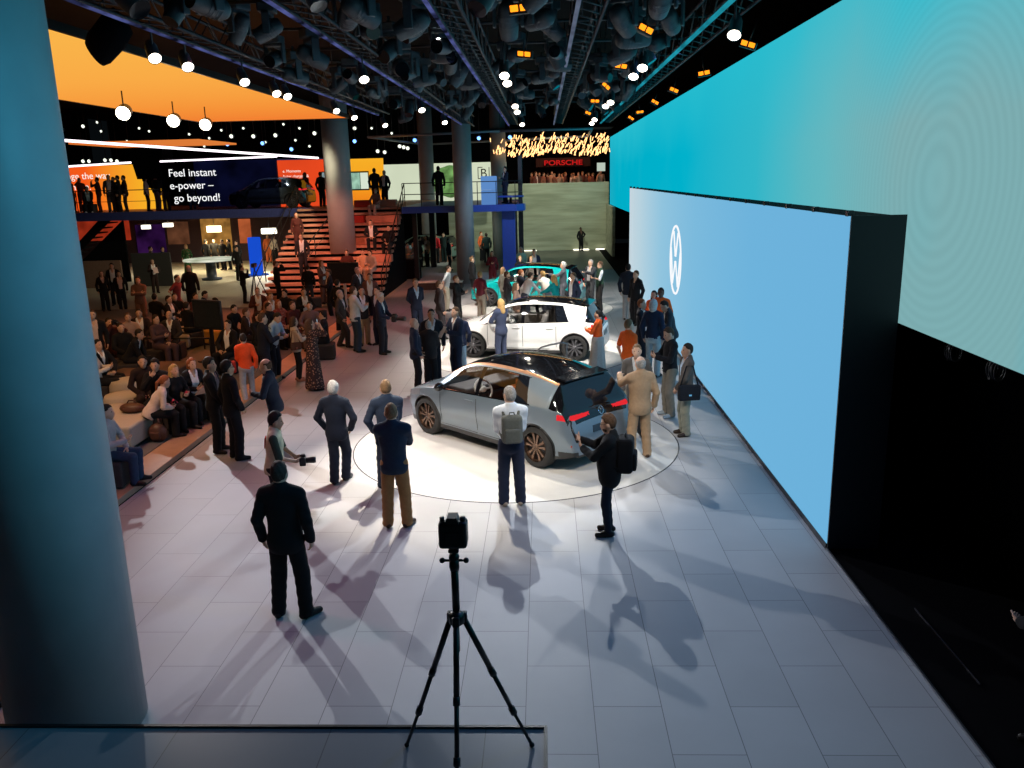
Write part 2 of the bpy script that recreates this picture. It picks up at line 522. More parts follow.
    me = np_mesh('person', sc(np.concatenate([V, V2])), np.concatenate([Q, np.array(q4) + nv]), True,
                 (cloth('skin_' + skin, SKIN[skin], .08, 25, .5, .0), m_eye, m_lip), np.array([0] * len(Q) + mi4 + [0] * len(tri)), tri)
    root = link('person', me, None, (x, y, z), -R_(face))
    tag(root, label, 'person', group)
    part = lambda nm, VQ, m: link(nm, np_mesh(nm, sc(VQ[0]), VQ[1], True, (m,)), root) if len(VQ[0]) else None
    vx = vox / s
    # ---- trousers / skirt
    bcol = bc if bc is not None else tc
    bm_ = cloth('cloth', tuple(bcol))
    fold = lambda amp, fr: (lambda X, Y, Z, D: D + amp * np.sin(Z * fr + X * 18 + Y * 23))
    if bottom in ('trousers', 'jeans', 'slim', 'wide', 'shorts'):
        r = {'trousers': (.098, .082, .074), 'jeans': (.092, .074, .066), 'slim': (.084, .062, .048), 'wide': (.098, .088, .092), 'shorts': (.094, .085, .08)}[bottom]
        gs = [([ell(T(0, -.005, -.01), A(.170, .124, .13) * (1 + (fat - 1) * .6), M), ell(P + A(0, -.015, -.07), A(.165, .125, .10))], .04,
               (lambda X, Y, Z, D: np.maximum(D, ((X - P[0]) * u[0] + (Y - P[1]) * u[1] + (Z - P[2]) * u[2]) - .085)))]
        for k in 'LR':
            end = an[k] if bottom != 'shorts' else kn[k] * .8 + an[k] * .2
            gs.append(([cone(hip[k], kn[k], r[0], r[1]), cone(kn[k], end - A(0, 0, .02) * (bottom != 'shorts'), r[1], r[2])], .02,
                       (lambda X, Y, Z, D: np.maximum(D + (.0035 * np.sin(Z * 55 + X * 25 + Y * 20) * np.clip(1.1 - Z, 0, 1) if vox < .02 else 0), .028 - Z))))
        part('jeans' if bottom == 'jeans' else 'trousers', solid(gs, vx, .03), bm_)
    elif bottom == 'skirt':
        zh = .12 if extras == 'long' else .45
        cut = lambda X, Y, Z, D: np.maximum(np.maximum(D + .010 * np.sin(np.arctan2(Y - P[1], X) * 9) * np.clip((1.0 - Z) * 1.5, 0, 1), zh - Z), Z - 1.02)
        part('skirt', solid([([cone(P + A(0, 0, .0), A(0, P[1] + .02, zh - .1), .165, .25), ell(P + A(0, 0, -.04), A(.19, .14, .18))], .04, cut)], vx), bm_)
    # ---- shoes
    sm_ = cloth('shoe_leather', tuple(shoes), .1, 20, .4, 0)
    for k in 'LR':
        b = A(an[k][0], an[k][1], 0); t = td[k]
        lift = an[k][2] - .085
        V, Q = solid([([cone(b - t * .045 + A(0, 0, .045 + lift), b + t * .05 + A(0, 0, .05 + lift), .041, .042), cone(b + t * .05 + A(0, 0, .045 + lift), b + t * .155 + A(0, 0, .032 + lift), .044, .036),
                        cone(an[k] - A(0, 0, .03), an[k] + A(0, 0, .02), .043, .040)], .03, (lambda X, Y, Z, D: np.maximum(D, lift - Z)))], min(vx, .02))
        part('shoe', (V, Q), sm_)
    # ---- top
    tm = cloth('cloth', tuple(tc))
    hemf = lambda c: (lambda X, Y, Z: c - ((X - P[0]) * u[0] + (Y - P[1]) * u[1] + (Z - P[2]) * u[2]))
    loc = lambda X, Y, Z: ((X - P[0]) * xr[0] + (Y - P[1]) * xr[1] + (Z - P[2]) * xr[2], (X - P[0]) * f[0] + (Y - P[1]) * f[1] + (Z - P[2]) * f[2],
                           (X - P[0]) * u[0] + (Y - P[1]) * u[1] + (Z - P[2]) * u[2])
    skirt = [ell(T(0, -.005, -.07), A(.188, .142, .18) * (1 + (fat - 1) * .5), M)]
    arms = lambda o, end=.93, r=(.054, .048, .040): [(arm(k, o, end, r), .02, (fold_a if vox < .02 else None)) for k in 'LR']
    fold_a = lambda X, Y, Z, D: D + .0025 * np.sin(Z * 60 + X * 30 + Y * 45)
    if top in ('suit', 'coat', 'openjacket', 'blazer'):
        hem = {'suit': -.18, 'coat': -.42, 'openjacket': -.14, 'blazer': -.16}[top]
        if sit is not None: hem = max(hem, -.10)
        vz = {'suit': .16, 'coat': .2, 'openjacket': -.6, 'blazer': .10}[top]
        def cut(X, Y, Z, D):
            a, b, c = loc(X, Y, Z)
            D = np.maximum(D, hem - c)
            w = np.clip((c - vz) / (.52 - vz), 0, 1) * (.085 if top != 'openjacket' else .06) + (.03 if top == 'openjacket' else 0)
            wedge = np.maximum(np.maximum(np.abs(a) - w, -b), vz - c)
            return np.maximum(D, -wedge)
        colr = [cone(T(0, -.018, .49), T(0, -.022, .535), .074, .068)]
        part('jacket', solid([(trunk(.020, False) + skirt + colr, .05, cut)] + arms(.012), vx, .03), tm)
        if shirt is not None:
            def cuts(X, Y, Z, D):
                a, b, c = loc(X, Y, Z)
                n_ = np.maximum(np.maximum(np.abs(a) - .016 - np.clip(c - .42, 0, 1) * .35, -b), .40 - c)
                return np.maximum(np.maximum(D, -n_), np.maximum((0 if top != 'openjacket' else -.1) - c, c - .575))
            part('shirt_front', solid([(trunk(.007, False) + [cone(T(0, -.012, .49), T(0, -.014, .56), .064, .061)], .04, cuts)], vx), cloth('cloth', tuple(shirt)))
        if tie is not None:
            tb = MB()
            for a, b in ((.44, .40), (.40, .12)):
                w0, w1 = (.018, .022) if a > .41 else (.016, .034)
                yy0, yy1 = .118, .128
                if a > .41: yy0 = .10
                pts = [T(-w0, yy0, a), T(w0, yy0, a), T(w1, yy1, b), T(-w1, yy1, b)]
                tb.add([p * s for p in pts] + [(p + f * .012) * s for p in pts], [(0, 1, 2, 3), (7, 6, 5, 4), (0, 4, 5, 1), (1, 5, 6, 2), (2, 6, 7, 3), (3, 7, 4, 0)])
            tb.build('tie', cloth('cloth', tuple(tie)), root)
    elif top in ('shirt', 'sweater', 'tee', 'polo', 'tucked', 'vest', 'blouse'):
        hem = {'shirt': -.12, 'sweater': -.08, 'tee': -.10, 'polo': -.06, 'tucked': .03, 'vest': -.12, 'blouse': -.14}[top]
        o = .016 if top in ('sweater', 'vest') else .010
        end = .95
        def cut(X, Y, Z, D):
            a, b, c = loc(X, Y, Z)
            return np.maximum(D + (.003 * np.sin(c * 40 + a * 25) if vox < .02 else 0), hem - c)
        gs = [(trunk(o, False) + ([] if top == 'tucked' else [ell(T(0, -.005, -.06), A(.180, .136, .26) * (1 + (fat - 1) * .5), M)]) +
               ([cone(T(0, -.015, .49), T(0, -.018, .535), .066, .062)] if top in ('shirt', 'polo', 'tucked', 'vest') else []), .045, cut)]
        if top in ('tee', 'polo'):
            for k in 'LR':
                e = sh[k] * .25 + el[k] * .75
                gs.append(([cone(sh[k], e, .062, .058)], .02, None))
        elif top == 'vest':
            V, Q = solid([(arm(k, .008, 0, (.052, .048, .04))[:1], .02, None) for k in 'LR'] + [(trunk(.004, False), .04, None)], vx, .03)
            part('shirt', (V, Q), cloth('cloth', tuple(shirt)))
        else: gs += arms(.006 if top != 'sweater' else .010, end)
        part({'vest': 'vest', 'sweater': 'sweater', 'tee': 'tee_shirt', 'polo': 'polo_shirt', 'blouse': 'blouse'}.get(top, 'shirt'), solid(gs, vx, .03), tm)
    elif top == 'dress':
        cut = lambda X, Y, Z, D: np.maximum(D + .008 * np.sin(np.arctan2(Y - P[1], X) * 10) * np.clip((1.0 - Z) * 1.2, 0, 1), .06 - Z)
        gs = [(trunk(.010) + [cone(P + A(0, 0, .08), A(0, P[1] - .01, -.02), .135, .235)], .05, cut)]
        for k in 'LR': gs.append((arm(k, .008, .3, (.055, .05, .045)), .02, None))
        part('dress', solid(gs, vx, .03), shirt_mat(tc))
    # ---- hair
    hm = cloth('hair_' + hc, HAIRC[hc], .35, 60, .75, .0)
    if hair != 'none':
        q = [ell(Hd(0, -.014, .020), (.083, .104, .116), HM)]
        hl = lambda X, Y, Z: ((X - HC[0]) * hx[0] + (Y - HC[1]) * hx[1] + (Z - HC[2]) * hx[2], (X - HC[0]) * hf[0] + (Y - HC[1]) * hf[1] + (Z - HC[2]) * hf[2],
                              (X - HC[0]) * hu[0] + (Y - HC[1]) * hu[1] + (Z - HC[2]) * hu[2])
        low = -.098
        if hair == 'full': q = [ell(Hd(0, -.014, .026), (.090, .110, .124), HM)]
        if hair == 'long': q += [cone(Hd(0, -.045, .0), Hd(0, -.075, -.20), .088, .080), cone(Hd(-.06, -.02, -.05), Hd(-.075, .0, -.24), .04, .035), cone(Hd(.06, -.02, -.05), Hd(.075, .0, -.24), .04, .035)]; low = -.40
        if hair == 'bob': q += [cone(Hd(0, -.035, .0), Hd(0, -.045, -.08), .09, .085)]; low = -.15
        def cut(X, Y, Z, D):
            a, b, c = hl(X, Y, Z)
            fl = .082 + .25 * np.abs(a) * 0
            keep = np.minimum(b + .004 - np.clip(c, 0, .05) * .9, fl - c)
            if hair == 'balding': return np.maximum(np.maximum(D, b - .02), np.maximum(low - c, c - .055 - np.clip(-b - .06, 0, 1)))
            if hair == 'long' or hair == 'bob': keep = np.minimum(b - .035, .080 - c)
            noise = .004 * np.sin(a * 90 + c * 40) * np.sin(b * 80) if vox < .02 else 0
            return np.maximum(np.maximum(D + noise, keep), low - c)
        gs = [(q, .03, cut)]
        if hair == 'pony': gs.append(([cone(Hd(0, -.10, .03), Hd(0, -.145, -.05), .03, .032), cone(Hd(0, -.145, -.05), Hd(0, -.135, -.24), .032, .016)], .03, None))
        if hair == 'bun': gs.append(([ell(Hd(0, -.115, .05), (.045, .04, .045), HM)], .02, None))
        part('hair', solid(gs, min(vx, .016)), hm)
    if beard:
        part('beard', solid([([ell(Hd(0, .026, -.055), (.061, .071, .074), HM)], .02, (lambda X, Y, Z, D: np.maximum(np.maximum(D, ((X - HC[0]) * hu[0] + (Y - HC[1]) * hu[1] + (Z - HC[2]) * hu[2]) + .05),
             -((X - HC[0]) * hf[0] + (Y - HC[1]) * hf[1] + (Z - HC[2]) * hf[2]))))], min(vx, .014)), hm)
    if glasses:
        g = MB()
        for sg in (-1, 1):
            ring = [Hd(sg * .032 + .022 * math.cos(t), .090, .008 + .017 * math.sin(t)) * s for t in np.linspace(0, 2 * math.pi, 11)]
            g.tube(ring, .0028, 5, False); g.tube([Hd(sg * .054, .088, .012) * s, Hd(sg * .080, .02, .010) * s, Hd(sg * .080, -.01, .0) * s], .0028, 5)
        g.tube([Hd(-.01, .092, .01) * s, Hd(.01, .092, .01) * s], .0028, 5)
        g.build('glasses', m_blackplastic, root)
    # places used by bags and cameras, in world space
    W = Matrix.Translation((x, y, z)) @ Matrix.Rotation(-R_(face), 4, 'Z')
    info = {'w': lambda p: W @ Vector((np.asarray(p) * s).tolist()), 'T': T, 'wr': wr, 'hand': hand, 'M': M, 'W': W, 's': s, 'Hd': Hd, 'sh': sh, 'an': an,
            'rot': lambda a: W.to_3x3() @ Matrix(np.asarray(a).tolist()), 'face': face}
    root_info[root.name] = info
    return root, info


root_info = {}
m_blackplastic = pbr('black_plastic', (.012, .012, .013), 0.35, 0, 0.1)
_dress = {}
def shirt_mat(c):
    """flowered cloth"""
    k = tuple(c)
    if k in _dress: return _dress[k]
    m = bpy.data.materials.new('flowered_cloth'); N, L = _nt(m); b = N['Principled BSDF']; b.inputs['Roughness'].default_value = .8
    tc = N.new('ShaderNodeTexCoord'); v = N.new('ShaderNodeTexVoronoi'); v.inputs['Scale'].default_value = 22
    L.new(tc.outputs['Object'], v.inputs['Vector'])
    r = N.new('ShaderNodeValToRGB'); r.color_ramp.elements[0].position = .22; r.color_ramp.elements[0].color = (.42, .24, .16, 1)
    r.color_ramp.elements[1].position = .36; r.color_ramp.elements[1].color = (*c, 1)
    L.new(v.outputs['Distance'], r.inputs['Fac']); L.new(r.outputs['Color'], b.inputs['Base Color'])
    _dress[k] = m
    return m

# ---------------------------------------------------------------- cars
def _interp(xs, ys):
    xs = np.array(xs, float); ys = np.array(ys, float)
    d = np.gradient(ys, xs)
    def f(x):
        x = np.clip(x, xs[0], xs[-1]); i = np.clip(np.searchsorted(xs, x) - 1, 0, len(xs) - 2)
        h = xs[i+1] - xs[i]; t = (x - xs[i]) / h
        return (2*t**3-3*t**2+1)*ys[i] + (t**3-2*t**2+t)*h*d[i] + (-2*t**3+3*t**2)*ys[i+1] + (t**3-t**2)*h*d[i+1]
    return f


ZT = _interp([0, .03, .10, .25, .5, .8, .92, 1.25, 1.55, 1.80, 2.1, 2.5, 2.9, 3.3, 3.62, 3.80, 3.86, 3.95, 4.06, 4.13, 4.17, 4.215, 4.245, 4.26],
             [.50, .64, .74, .83, .915, .985, 1.015, 1.235, 1.40, 1.50, 1.555, 1.57, 1.56, 1.525, 1.475, 1.435, 1.405, 1.27, 1.10, .99, .95, .86, .70, .52])
WW = _interp([0, .06, .2, .4, .79, 1.5, 2.4, 3.2, 3.6, 3.9, 4.08, 4.18, 4.24, 4.26], [.50, .66, .785, .85, .895, .90, .905, .905, .90, .865, .815, .76, .70, .64])
ZS = _interp([0, .1, .4, .8, 1.2, 2.0, 3.0, 3.5, 3.9, 4.1, 4.26], [.46, .64, .80, .895, .93, .965, 1.01, 1.03, 1.00, .93, .46])
WRR = _interp([0, .1, .4, .8, .95, 1.3, 1.8, 2.3, 3.0, 3.6, 3.85, 4.05, 4.2, 4.26], [.42, .58, .70, .745, .745, .68, .605, .585, .58, .565, .585, .69, .66, .58])
ZB = _interp([0, .15, .5, 1.2, 3.1, 3.8, 4.1, 4.26], [.34, .22, .19, .20, .20, .21, .25, .30])
WHL = (.79, 3.555); RW = .352
N1, N2, N3 = 84, 46, 36


def car_section(l):
    w, zs, wr, zt, zb = WW(l), min(ZS(l), ZT(l) - .03), WRR(l), ZT(l), ZB(l)
    wr = min(wr, w * .97)
    crown = .05 if l < .9 else (.055 if l < 3.8 else .03)
    zr = max(zt - crown, zs + .012)
    pts = []
    for i in range(N1 + 1):
        t = i / N1
        y = w * (1 - .055 * (1 - t) ** 2.2 - .035 * max(0, t - .55) ** 1.2 + .010 * math.sin(t * math.pi)) - .012 * math.exp(-((t - .32) / .10) ** 2)
        pts.append((y, zb + (zs - zb) * t))
    y0 = pts[-1][0]
    for i in range(1, N2 + 1):
        t = i / N2
        pts.append((y0 + (wr - y0) * t + .030 * math.sin(math.pi * t) * min(1, (zr - zs) / .3), zs + (zr - zs) * t))
    for i in range(1, N3 + 1):
        t = i / N3; y = wr * (1 - t)
        pts.append((y, zr + (zt - zr) * (1 - (y / wr) ** 2)))
    P = np.array(pts)
    Q = P.copy()
    for _ in range(6): Q[1:-1] = (Q[:-2] + Q[1:-1] * 2 + Q[2:]) / 4
    return Q


def seg_of(j):
    """row index -> ('low'|'side'|'top', share of the way along it)"""
    if j < N1: return 'low', j / N1
    if j < N1 + N2: return 'side', (j - N1) / N2
    return 'top', (j - N1 - N2) / N3


def build_car(label, x, y, heading, paint, rim_c, seat_c, accent=None, group=None, roof_c=(.004, .004, .005), upper=None, people=None, name='car', scale=1.0, z=0.0, far=False):
    """a five-door hatchback; local +X points forward, the front bumper is at x = 2.13"""
    root = thing(name, label, 'car', (x, y, z), heading, group)
    root.scale = (scale,) * 3
    L = np.concatenate([np.linspace(0, .12, 11), np.linspace(.13, 3.75, 400), np.linspace(3.757, 4.26, 80)])
    S = np.array([car_section(l) for l in L])            # stations x rows x (y, z)
    nl, nt = len(L), S.shape[1]
    X = 2.13 - L
    # pull vertices near the wheel arches on to the circle
    Pz = S.copy(); PX_ = np.repeat(X[:, None], nt, 1).copy()
    arch = RW + .035
    inside = np.zeros((nl, nt), bool)
    for wl in WHL:
        cx = 2.13 - wl
        dx, dz = PX_ - cx, Pz[:, :, 1] - RW
        r = np.hypot(dx, dz)
        low = np.arange(nt)[None, :] <= N1
        inside |= (r < arch - .004) & low
        near = (np.abs(r - arch) < .008) & low
        k = np.where(near, arch / np.maximum(r, 1e-6), 1)
        PX_ = cx + dx * k; Pz[:, :, 1] = RW + dz * k
    region = np.empty((nl - 1, nt - 1), object)
    for i in range(nl - 1):
        l = (L[i] + L[i + 1]) / 2
        for j in range(nt - 1):
            sg, t = seg_of(j + .5)
            zc = S[i, j, 1]
            yc = S[i, j, 0]
            rg = 'body'
            if sg == 'top':
                if .93 < l < 1.76 and t > .07: rg = 'windshield'
                elif 1.76 <= l < 3.86: rg = 'roof'
                elif 3.86 <= l < 4.10: rg = 'rear_window' if (t > .10 and l > 3.88) else 'hatch'
                elif 4.10 <= l < 4.222: rg = 'tail_light' if (yc > .30 and .905 - .03 * max(0, min(1, (yc - .35) / .3)) < zc < .945) else 'hatch'
            elif sg == 'side':
                a0 = 1.10 + .62 * t; a1 = 3.42 - .22 * t
                if .04 < t < .84 and a0 < l < a1:
                    if abs(l - 2.19) < .045: rg = 'pillar'
                    elif abs(l - 3.10 + .10 * t) < .018: rg = 'pillar'
                    else: rg = 'front_side_window' if l < 2.19 else ('rear_side_window' if l < 3.10 - .1 * t else 'quarter_window')
                elif 1.0 + .62 * t < l < 3.46 - .22 * t and (t <= .04 or .84 <= t < .88): rg = 'pillar'
                elif 3.84 < l < 4.145 and t > .06: rg = 'hatch'
                elif l > 3.98 and .875 < zc < .965: rg = 'tail_light'
                elif t > .92 and 1.30 <= l < 3.86: rg = 'rail'
            else:
                if zc < .275: rg = 'sill'
                elif 1.22 < l < 2.17 and .30 < zc: rg = 'front_door'
                elif 2.19 <= l < 3.08 + .0 and .30 < zc and math.hypot(l - WHL[1], zc - RW) > arch + .06: rg = 'rear_door'
                elif 4.0 < l and zc < .36: rg = 'sill'
                elif .10 < l < .62 and .64 + .16 * (l - .1) < zc < .74 + .20 * (l - .1): rg = 'head_light'
                elif l > 3.99 and .872 < zc < .965: rg = 'tail_light'
            if inside[i, j] or inside[i + 1, j] or inside[i, j + 1] or inside[i + 1, j + 1]: rg = ''
            region[i, j] = rg
    V = np.stack([PX_, Pz[:, :, 0], Pz[:, :, 1]], 2)
    mats = dict(body=paint, windshield=m_carglass, roof=m_gloss_black, rear_window=m_privacy, hatch=m_gloss_black, tail_light=m_tail, pillar=m_gloss_black, rail=paint,
                front_side_window=m_carglass, rear_side_window=m_carglass, quarter_window=m_privacy, front_door=paint, rear_door=paint, sill=m_blackplastic, head_light=m_headlamp)
    if accent: mats['rail'] = accent
    cent = {'body', 'windshield', 'roof', 'rear_window', 'hatch'}
    def piece(rg, sides, nm):
        vs, qs, idx = [], [], {}
        def vid(i, j, sd):
            k = (i, j, sd if j < nt - 1 else 1)
            if k not in idx:
                idx[k] = len(vs); p = V[i, j]; vs.append((p[0], p[1] * (sd if j < nt - 1 else 0), p[2]))
            return idx[k]
        for i, j in np.argwhere(region == rg):
            for sd in sides:
                q = [vid(i, j, sd), vid(i, j + 1, sd), vid(i + 1, j + 1, sd), vid(i + 1, j, sd)]
                qs.append(q if sd < 0 else q[::-1])
        if not qs: return None
        if rg == 'body':
            for i, fw in ((0, 1), (nl - 1, -1)):
                for j in range(nt - 1):
                    a, b = V[i, j], V[i, j + 1]
                    k = len(vs); vs += [(a[0], a[1], a[2]), (b[0], b[1], b[2]), (b[0], -b[1], b[2]), (a[0], -a[1], a[2])]
                    qs.append([k, k + 1, k + 2, k + 3] if fw > 0 else [k + 3, k + 2, k + 1, k])
        o = link(nm, np_mesh(nm, vs, qs, True, (mats[rg],)), root)
        return o
    for rg in ('body', 'windshield', 'roof', 'rear_window', 'hatch'): piece(rg, (1, -1), {'roof': 'roof_panel'}.get(rg, rg))
    piece('rail', (1, -1), 'roof_rail'); piece('sill', (1, -1), 'side_sill'); piece('pillar', (1, -1), 'window_trim')
    doors = {}
    for sd in (1, -1):
        for rg in ('front_door', 'rear_door'):
            doors[rg, sd] = piece(rg, (sd,), rg)
        for rg in ('front_side_window', 'rear_side_window', 'quarter_window', 'tail_light', 'head_light'):
            piece(rg, (sd,), rg.replace('front_side', 'side').replace('rear_side', 'side'))
    if far: return root
    # door gaps, handles, arch lips, wheel wells
    def surf(l, z):
        i = int(np.argmin(np.abs(L - l))); col = S[i, :N1 + 12]
        return float(np.interp(z, col[:, 1], col[:, 0]))
    for sd in (1, -1):
        for rg, l0, l1 in (('front_door', 1.22, 2.18), ('rear_door', 2.18, 3.08)):
            g = MB()
            for l in ((l0, l1) if rg == 'front_door' else (l1,)):
                g.tube([(2.13 - l, sd * (surf(l, zz) + .001), zz) for zz in np.linspace(.36, .92, 9)], .0065, 5)
            g.tube([(2.13 - l, sd * (surf(l, .31) + .001), .31) for l in np.linspace(l0, l1 if rg == 'front_door' else 2.9, 9)], .0065, 5)
            g.build('door_seam', m_blackplastic, doors[rg, sd])
            lh = l1 - .17
            hd = MB(); hd.box((2.13 - lh, sd * (surf(lh, .86) + .014), .86), (.20, .024, .030), bev=.008)
            hd.build('door_handle', paint, doors[rg, sd])
        mr = MB(); mr.ball((2.13 - 1.33, sd * 1.0, 1.01), (.065, .105, .075), 14, 8)
        mr.tube([(2.13 - 1.30, sd * .85, .95), (2.13 - 1.32, sd * .93, .97)], .025, 8)
        mr.build('wing_mirror', [paint if not accent else m_gloss_black], root)
        for wl in WHL:
            cx = 2.13 - wl
            lip = MB(); pts = []
            for a in np.linspace(-.12, math.pi + .12, 25):
                lx, lz = cx + arch * math.cos(a), RW + arch * math.sin(a)
                pts.append((lx, sd * (surf(2.13 - lx, max(lz, .22)) + .002), lz))
            lip.tube(pts, .013, 6); lip.build('wheel_arch_lip', m_blackplastic, root)
            wb = MB()
            n = 22; vv = []
            for a in np.linspace(-.3, math.pi + .3, n):
                lx, lz = cx + (arch - .004) * math.cos(a), RW + (arch - .004) * math.sin(a)
                vv += [(lx, sd * min(surf(2.13 - lx, max(lz, .22)), .9), lz), (lx, sd * .52, lz)]
            wb.add(vv, [(2*i, 2*i+1, 2*i+3, 2*i+2) for i in range(n - 1)] + [[2*i+1 for i in range(n)]])
            wb.build('wheel_well', m_blackplastic, root)
            wheel(root, cx, sd, rim_c)
    # underside and cabin
    fl = MB(); fl.box((-.03, 0, .22), (2.0, 1.66, .05)); fl.box((1.66, 0, .30), (.5, 1.1, .05)); fl.box((-1.85, 0, .33), (.3, 1.3, .05)); fl.box((-.03, 0, .25), (3.6, 1.0, .06))
    fl.build('underbody', m_blackplastic, root)
    db = MB(); db.box((.72, 0, .88), (.55, 1.40, .16), bev=.05); db.box((.50, 0, .72), (.2, 1.3, .2), bev=.05); db.build('dashboard', m_cabin, root)
    st = MB(); c0 = Vector((.34, .36, .92)); ax = Vector((-.88, 0, .47)).normalized()
    e1 = Vector((0, 1, 0)); e2 = ax.cross(e1)
    st.tube([c0 + (e1 * math.cos(t) + e2 * math.sin(t)) * .185 for t in np.linspace(0, 2 * math.pi, 25)], .019, 8, False)
    for t in (0, math.pi, -math.pi / 2): st.tube([c0, c0 + (e1 * math.cos(t) + e2 * math.sin(t)) * .18], .018, 6)
    st.ball(c0, (.035, .075, .06)); st.tube([c0, c0 - ax * .3], .025, 8)
    st.build('steering_wheel', m_whiteplastic, root)
    for sx, sy in ((-.18, .37), (-.18, -.37)):
        b = MB(); b.box((sx, sy, .52), (.52, .50, .16), bev=.06)
        b.box((sx - .34, sy, .86), (.15, .48, .66), Matrix.Rotation(R_(-16), 3, 'Y'), bev=.06); b.box((sx - .46, sy, 1.22), (.09, .24, .17), bev=.04)
        b.build('seat', seat_c, root)
    b = MB(); b.box((-1.05, 0, .54), (.5, 1.24, .16), bev=.06); b.box((-1.38, 0, .88), (.16, 1.22, .62), Matrix.Rotation(R_(-18), 3, 'Y'), bev=.06)
    b.build('rear_bench', seat_c, root)
    for (rg, sd), d in doors.items():
        dt = MB(); dt.box((.42 if rg == 'front_door' else -.45, sd * .80, .72), (.95 if rg == 'front_door' else .75, .05, .44), bev=.015); dt.build('door_lining', seat_c, d)
    # rear badge, spoiler, plate recess, wiper
    sp = MB(); sp.box((-1.665, 0, 1.437), (.24, 1.06, .022), Matrix.Rotation(R_(-9), 3, 'Y'), bev=.010); sp.build('roof_spoiler', m_gloss_black, root)
    nrm = Vector((-.72, 0, .28)).normalized()
    emblem(root, Vector((-2.045, 0, .905)) + Vector((-.018, 0, .006)), nrm, .062, m_chrome)
    fr = Vector((.93, 0, .36)).normalized()
    emblem(root, Vector((2.13 - .075, 0, .712)) + fr * .012, fr, .06, m_chrome)
    df = MB(); df.box((-1.99, 0, .30), (.22, 1.2, .13), bev=.03); df.build('rear_diffuser', m_blackplastic, root)
    pl = MB(); pl.box((-2.118, 0, .66), (.02, .52, .115), Matrix.Rotation(R_(8), 3, 'Y'), bev=.004); pl.build('number_plate', m_plate, root)
    for sd in (1, -1):
        rf = MB(); rf.box((-2.045, sd * .66, .47), (.02, .20, .03), Matrix.Rotation(R_(sd * 28), 3, 'Z')); rf.build('rear_reflector', m_reflector, root)
    return root


def emblem(root, c, n, r, m):
    """round badge: a ring round a V over a W"""
    b = MB(); n = n.normalized(); e1 = Vector((0, 0, 1)).cross(n).normalized(); e2 = n.cross(e1)
    F2 = lambda a, b_: c + e1 * (a * r) + e2 * (b_ * r)
    b.tube([F2(math.cos(t), math.sin(t)) for t in np.linspace(0, 2 * math.pi, 29)], r * .09, 6, False)
    for sg in (1, -1):
        b.tube([F2(sg * .42, .84), F2(sg * .04, .12)], r * .085, 6)
        b.tube([F2(sg * .90, .28), F2(sg * .48, -.74), F2(sg * .06, -.04)], r * .085, 6)
    b.tube([F2(-.06, .12), F2(.06, .12)], r * .08, 6); b.tube([F2(-.08, -.04), F2(.08, -.04)], r * .08, 6)
    return b.build('badge', m, root)


def wheel(root, cx, sd, rim_m):
    c = Vector((cx, sd * .775, RW)); ry = sd
    w = thing_part('wheel', root, c)
    t = MB(); W2 = .112
    prof = [(.245, -W2), (.30, -W2), (.335, -W2 * .92), (RW, -W2 * .62), (RW + .0005, 0), (RW, W2 * .62), (.335, W2 * .92), (.30, W2), (.25, W2), (.245, W2 - .02)]
    t.lathe(prof, (0, 0, 0), 44, 'Y', caps=False); t.build('tyre', m_tyre, w)
    r = MB()
    r.lathe([(.255, -W2 + .01), (.262, W2 * .7), (.258, W2 * .98), (.238, W2 * .98), (.232, W2 * .6), (.225, -W2 + .01)], (0, 0, 0), 44, 'Y', caps=False)
    for k in range(5):
        a = math.pi / 2 + k * 2 * math.pi / 5
        d = Vector((math.cos(a), 0, math.sin(a))); tt = Vector((-math.sin(a), 0, math.cos(a)))
        yo = -ry_(ry) * .085
        for q in (1, -1):
            P = [d * .045 + tt * (q * .035), d * .045 + tt * (q * .005), d * .235 + tt * (q * .030), d * .240 + tt * (q * .105), d * .14 + tt * (q * .050)]
            V = [p + Vector((0, -yo, 0)) for p in P] + [p + Vector((0, -yo - ry_(ry) * .03, 0)) for p in P]
            n = len(P); r.add(V, [list(range(n)), list(range(n, 2 * n))[::-1]] + [(i, (i + 1) % n, n + (i + 1) % n, n + i) for i in range(n)])
    r.lathe([(.001, sd * -.092), (.05, sd * -.09), (.055, sd * -.07), (.055, sd * -.03)], (0, 0, 0), 20, 'Y')
    r.build('rim', rim_m, w)
    dk = MB(); dk.lathe([(.02, -.03), (.232, -.03), (.232, -.05), (.02, -.05)], (0, 0, 0), 36, 'Y', caps=False); dk.build('brake_disc', m_darkmetal, w)
    return w


def ry_(s): return 1 if s > 0 else -1


def thing_part(name, root, loc):
    o = bpy.data.objects.new(name, None); COL.objects.link(o); o.parent = root; o.location = loc; o.empty_display_size = .1
    return o


m_carglass = glass('car_glass', (.62, .62, .62), .08)
m_privacy = pbr('privacy_glass', (.006, .008, .012), 0.04, 0, 0, coat=0.0, spec=0.5)
m_gloss_black = pbr('gloss_black', (.004, .004, .005), 0.06, 0, 0, spec=0.5, coat=0.25)
m_tail = glow('tail_light', (.95, .03, .04), .8)
m_headlamp = pbr('headlamp_glass', (.25, .27, .30), 0.08, .3, 0, coat=1.0)
m_tyre = pbr('tyre_rubber', (.012, .012, .012), 0.75, 0, .15, 40)
m_chrome = pbr('bright_metal', (.8, .8, .82), 0.12, 1.0, 0)
m_darkmetal = pbr('dark_metal', (.03, .03, .033), 0.45, .6, .1)
m_cabin = pbr('cabin_plastic', (.06, .05, .05), 0.6)
m_whiteplastic = pbr('white_plastic', (.75, .75, .73), 0.4)
m_plate = pbr('plate', (.02, .025, .035), 0.3)
m_reflector = pbr('red_reflector', (.35, .06, .03), 0.2)

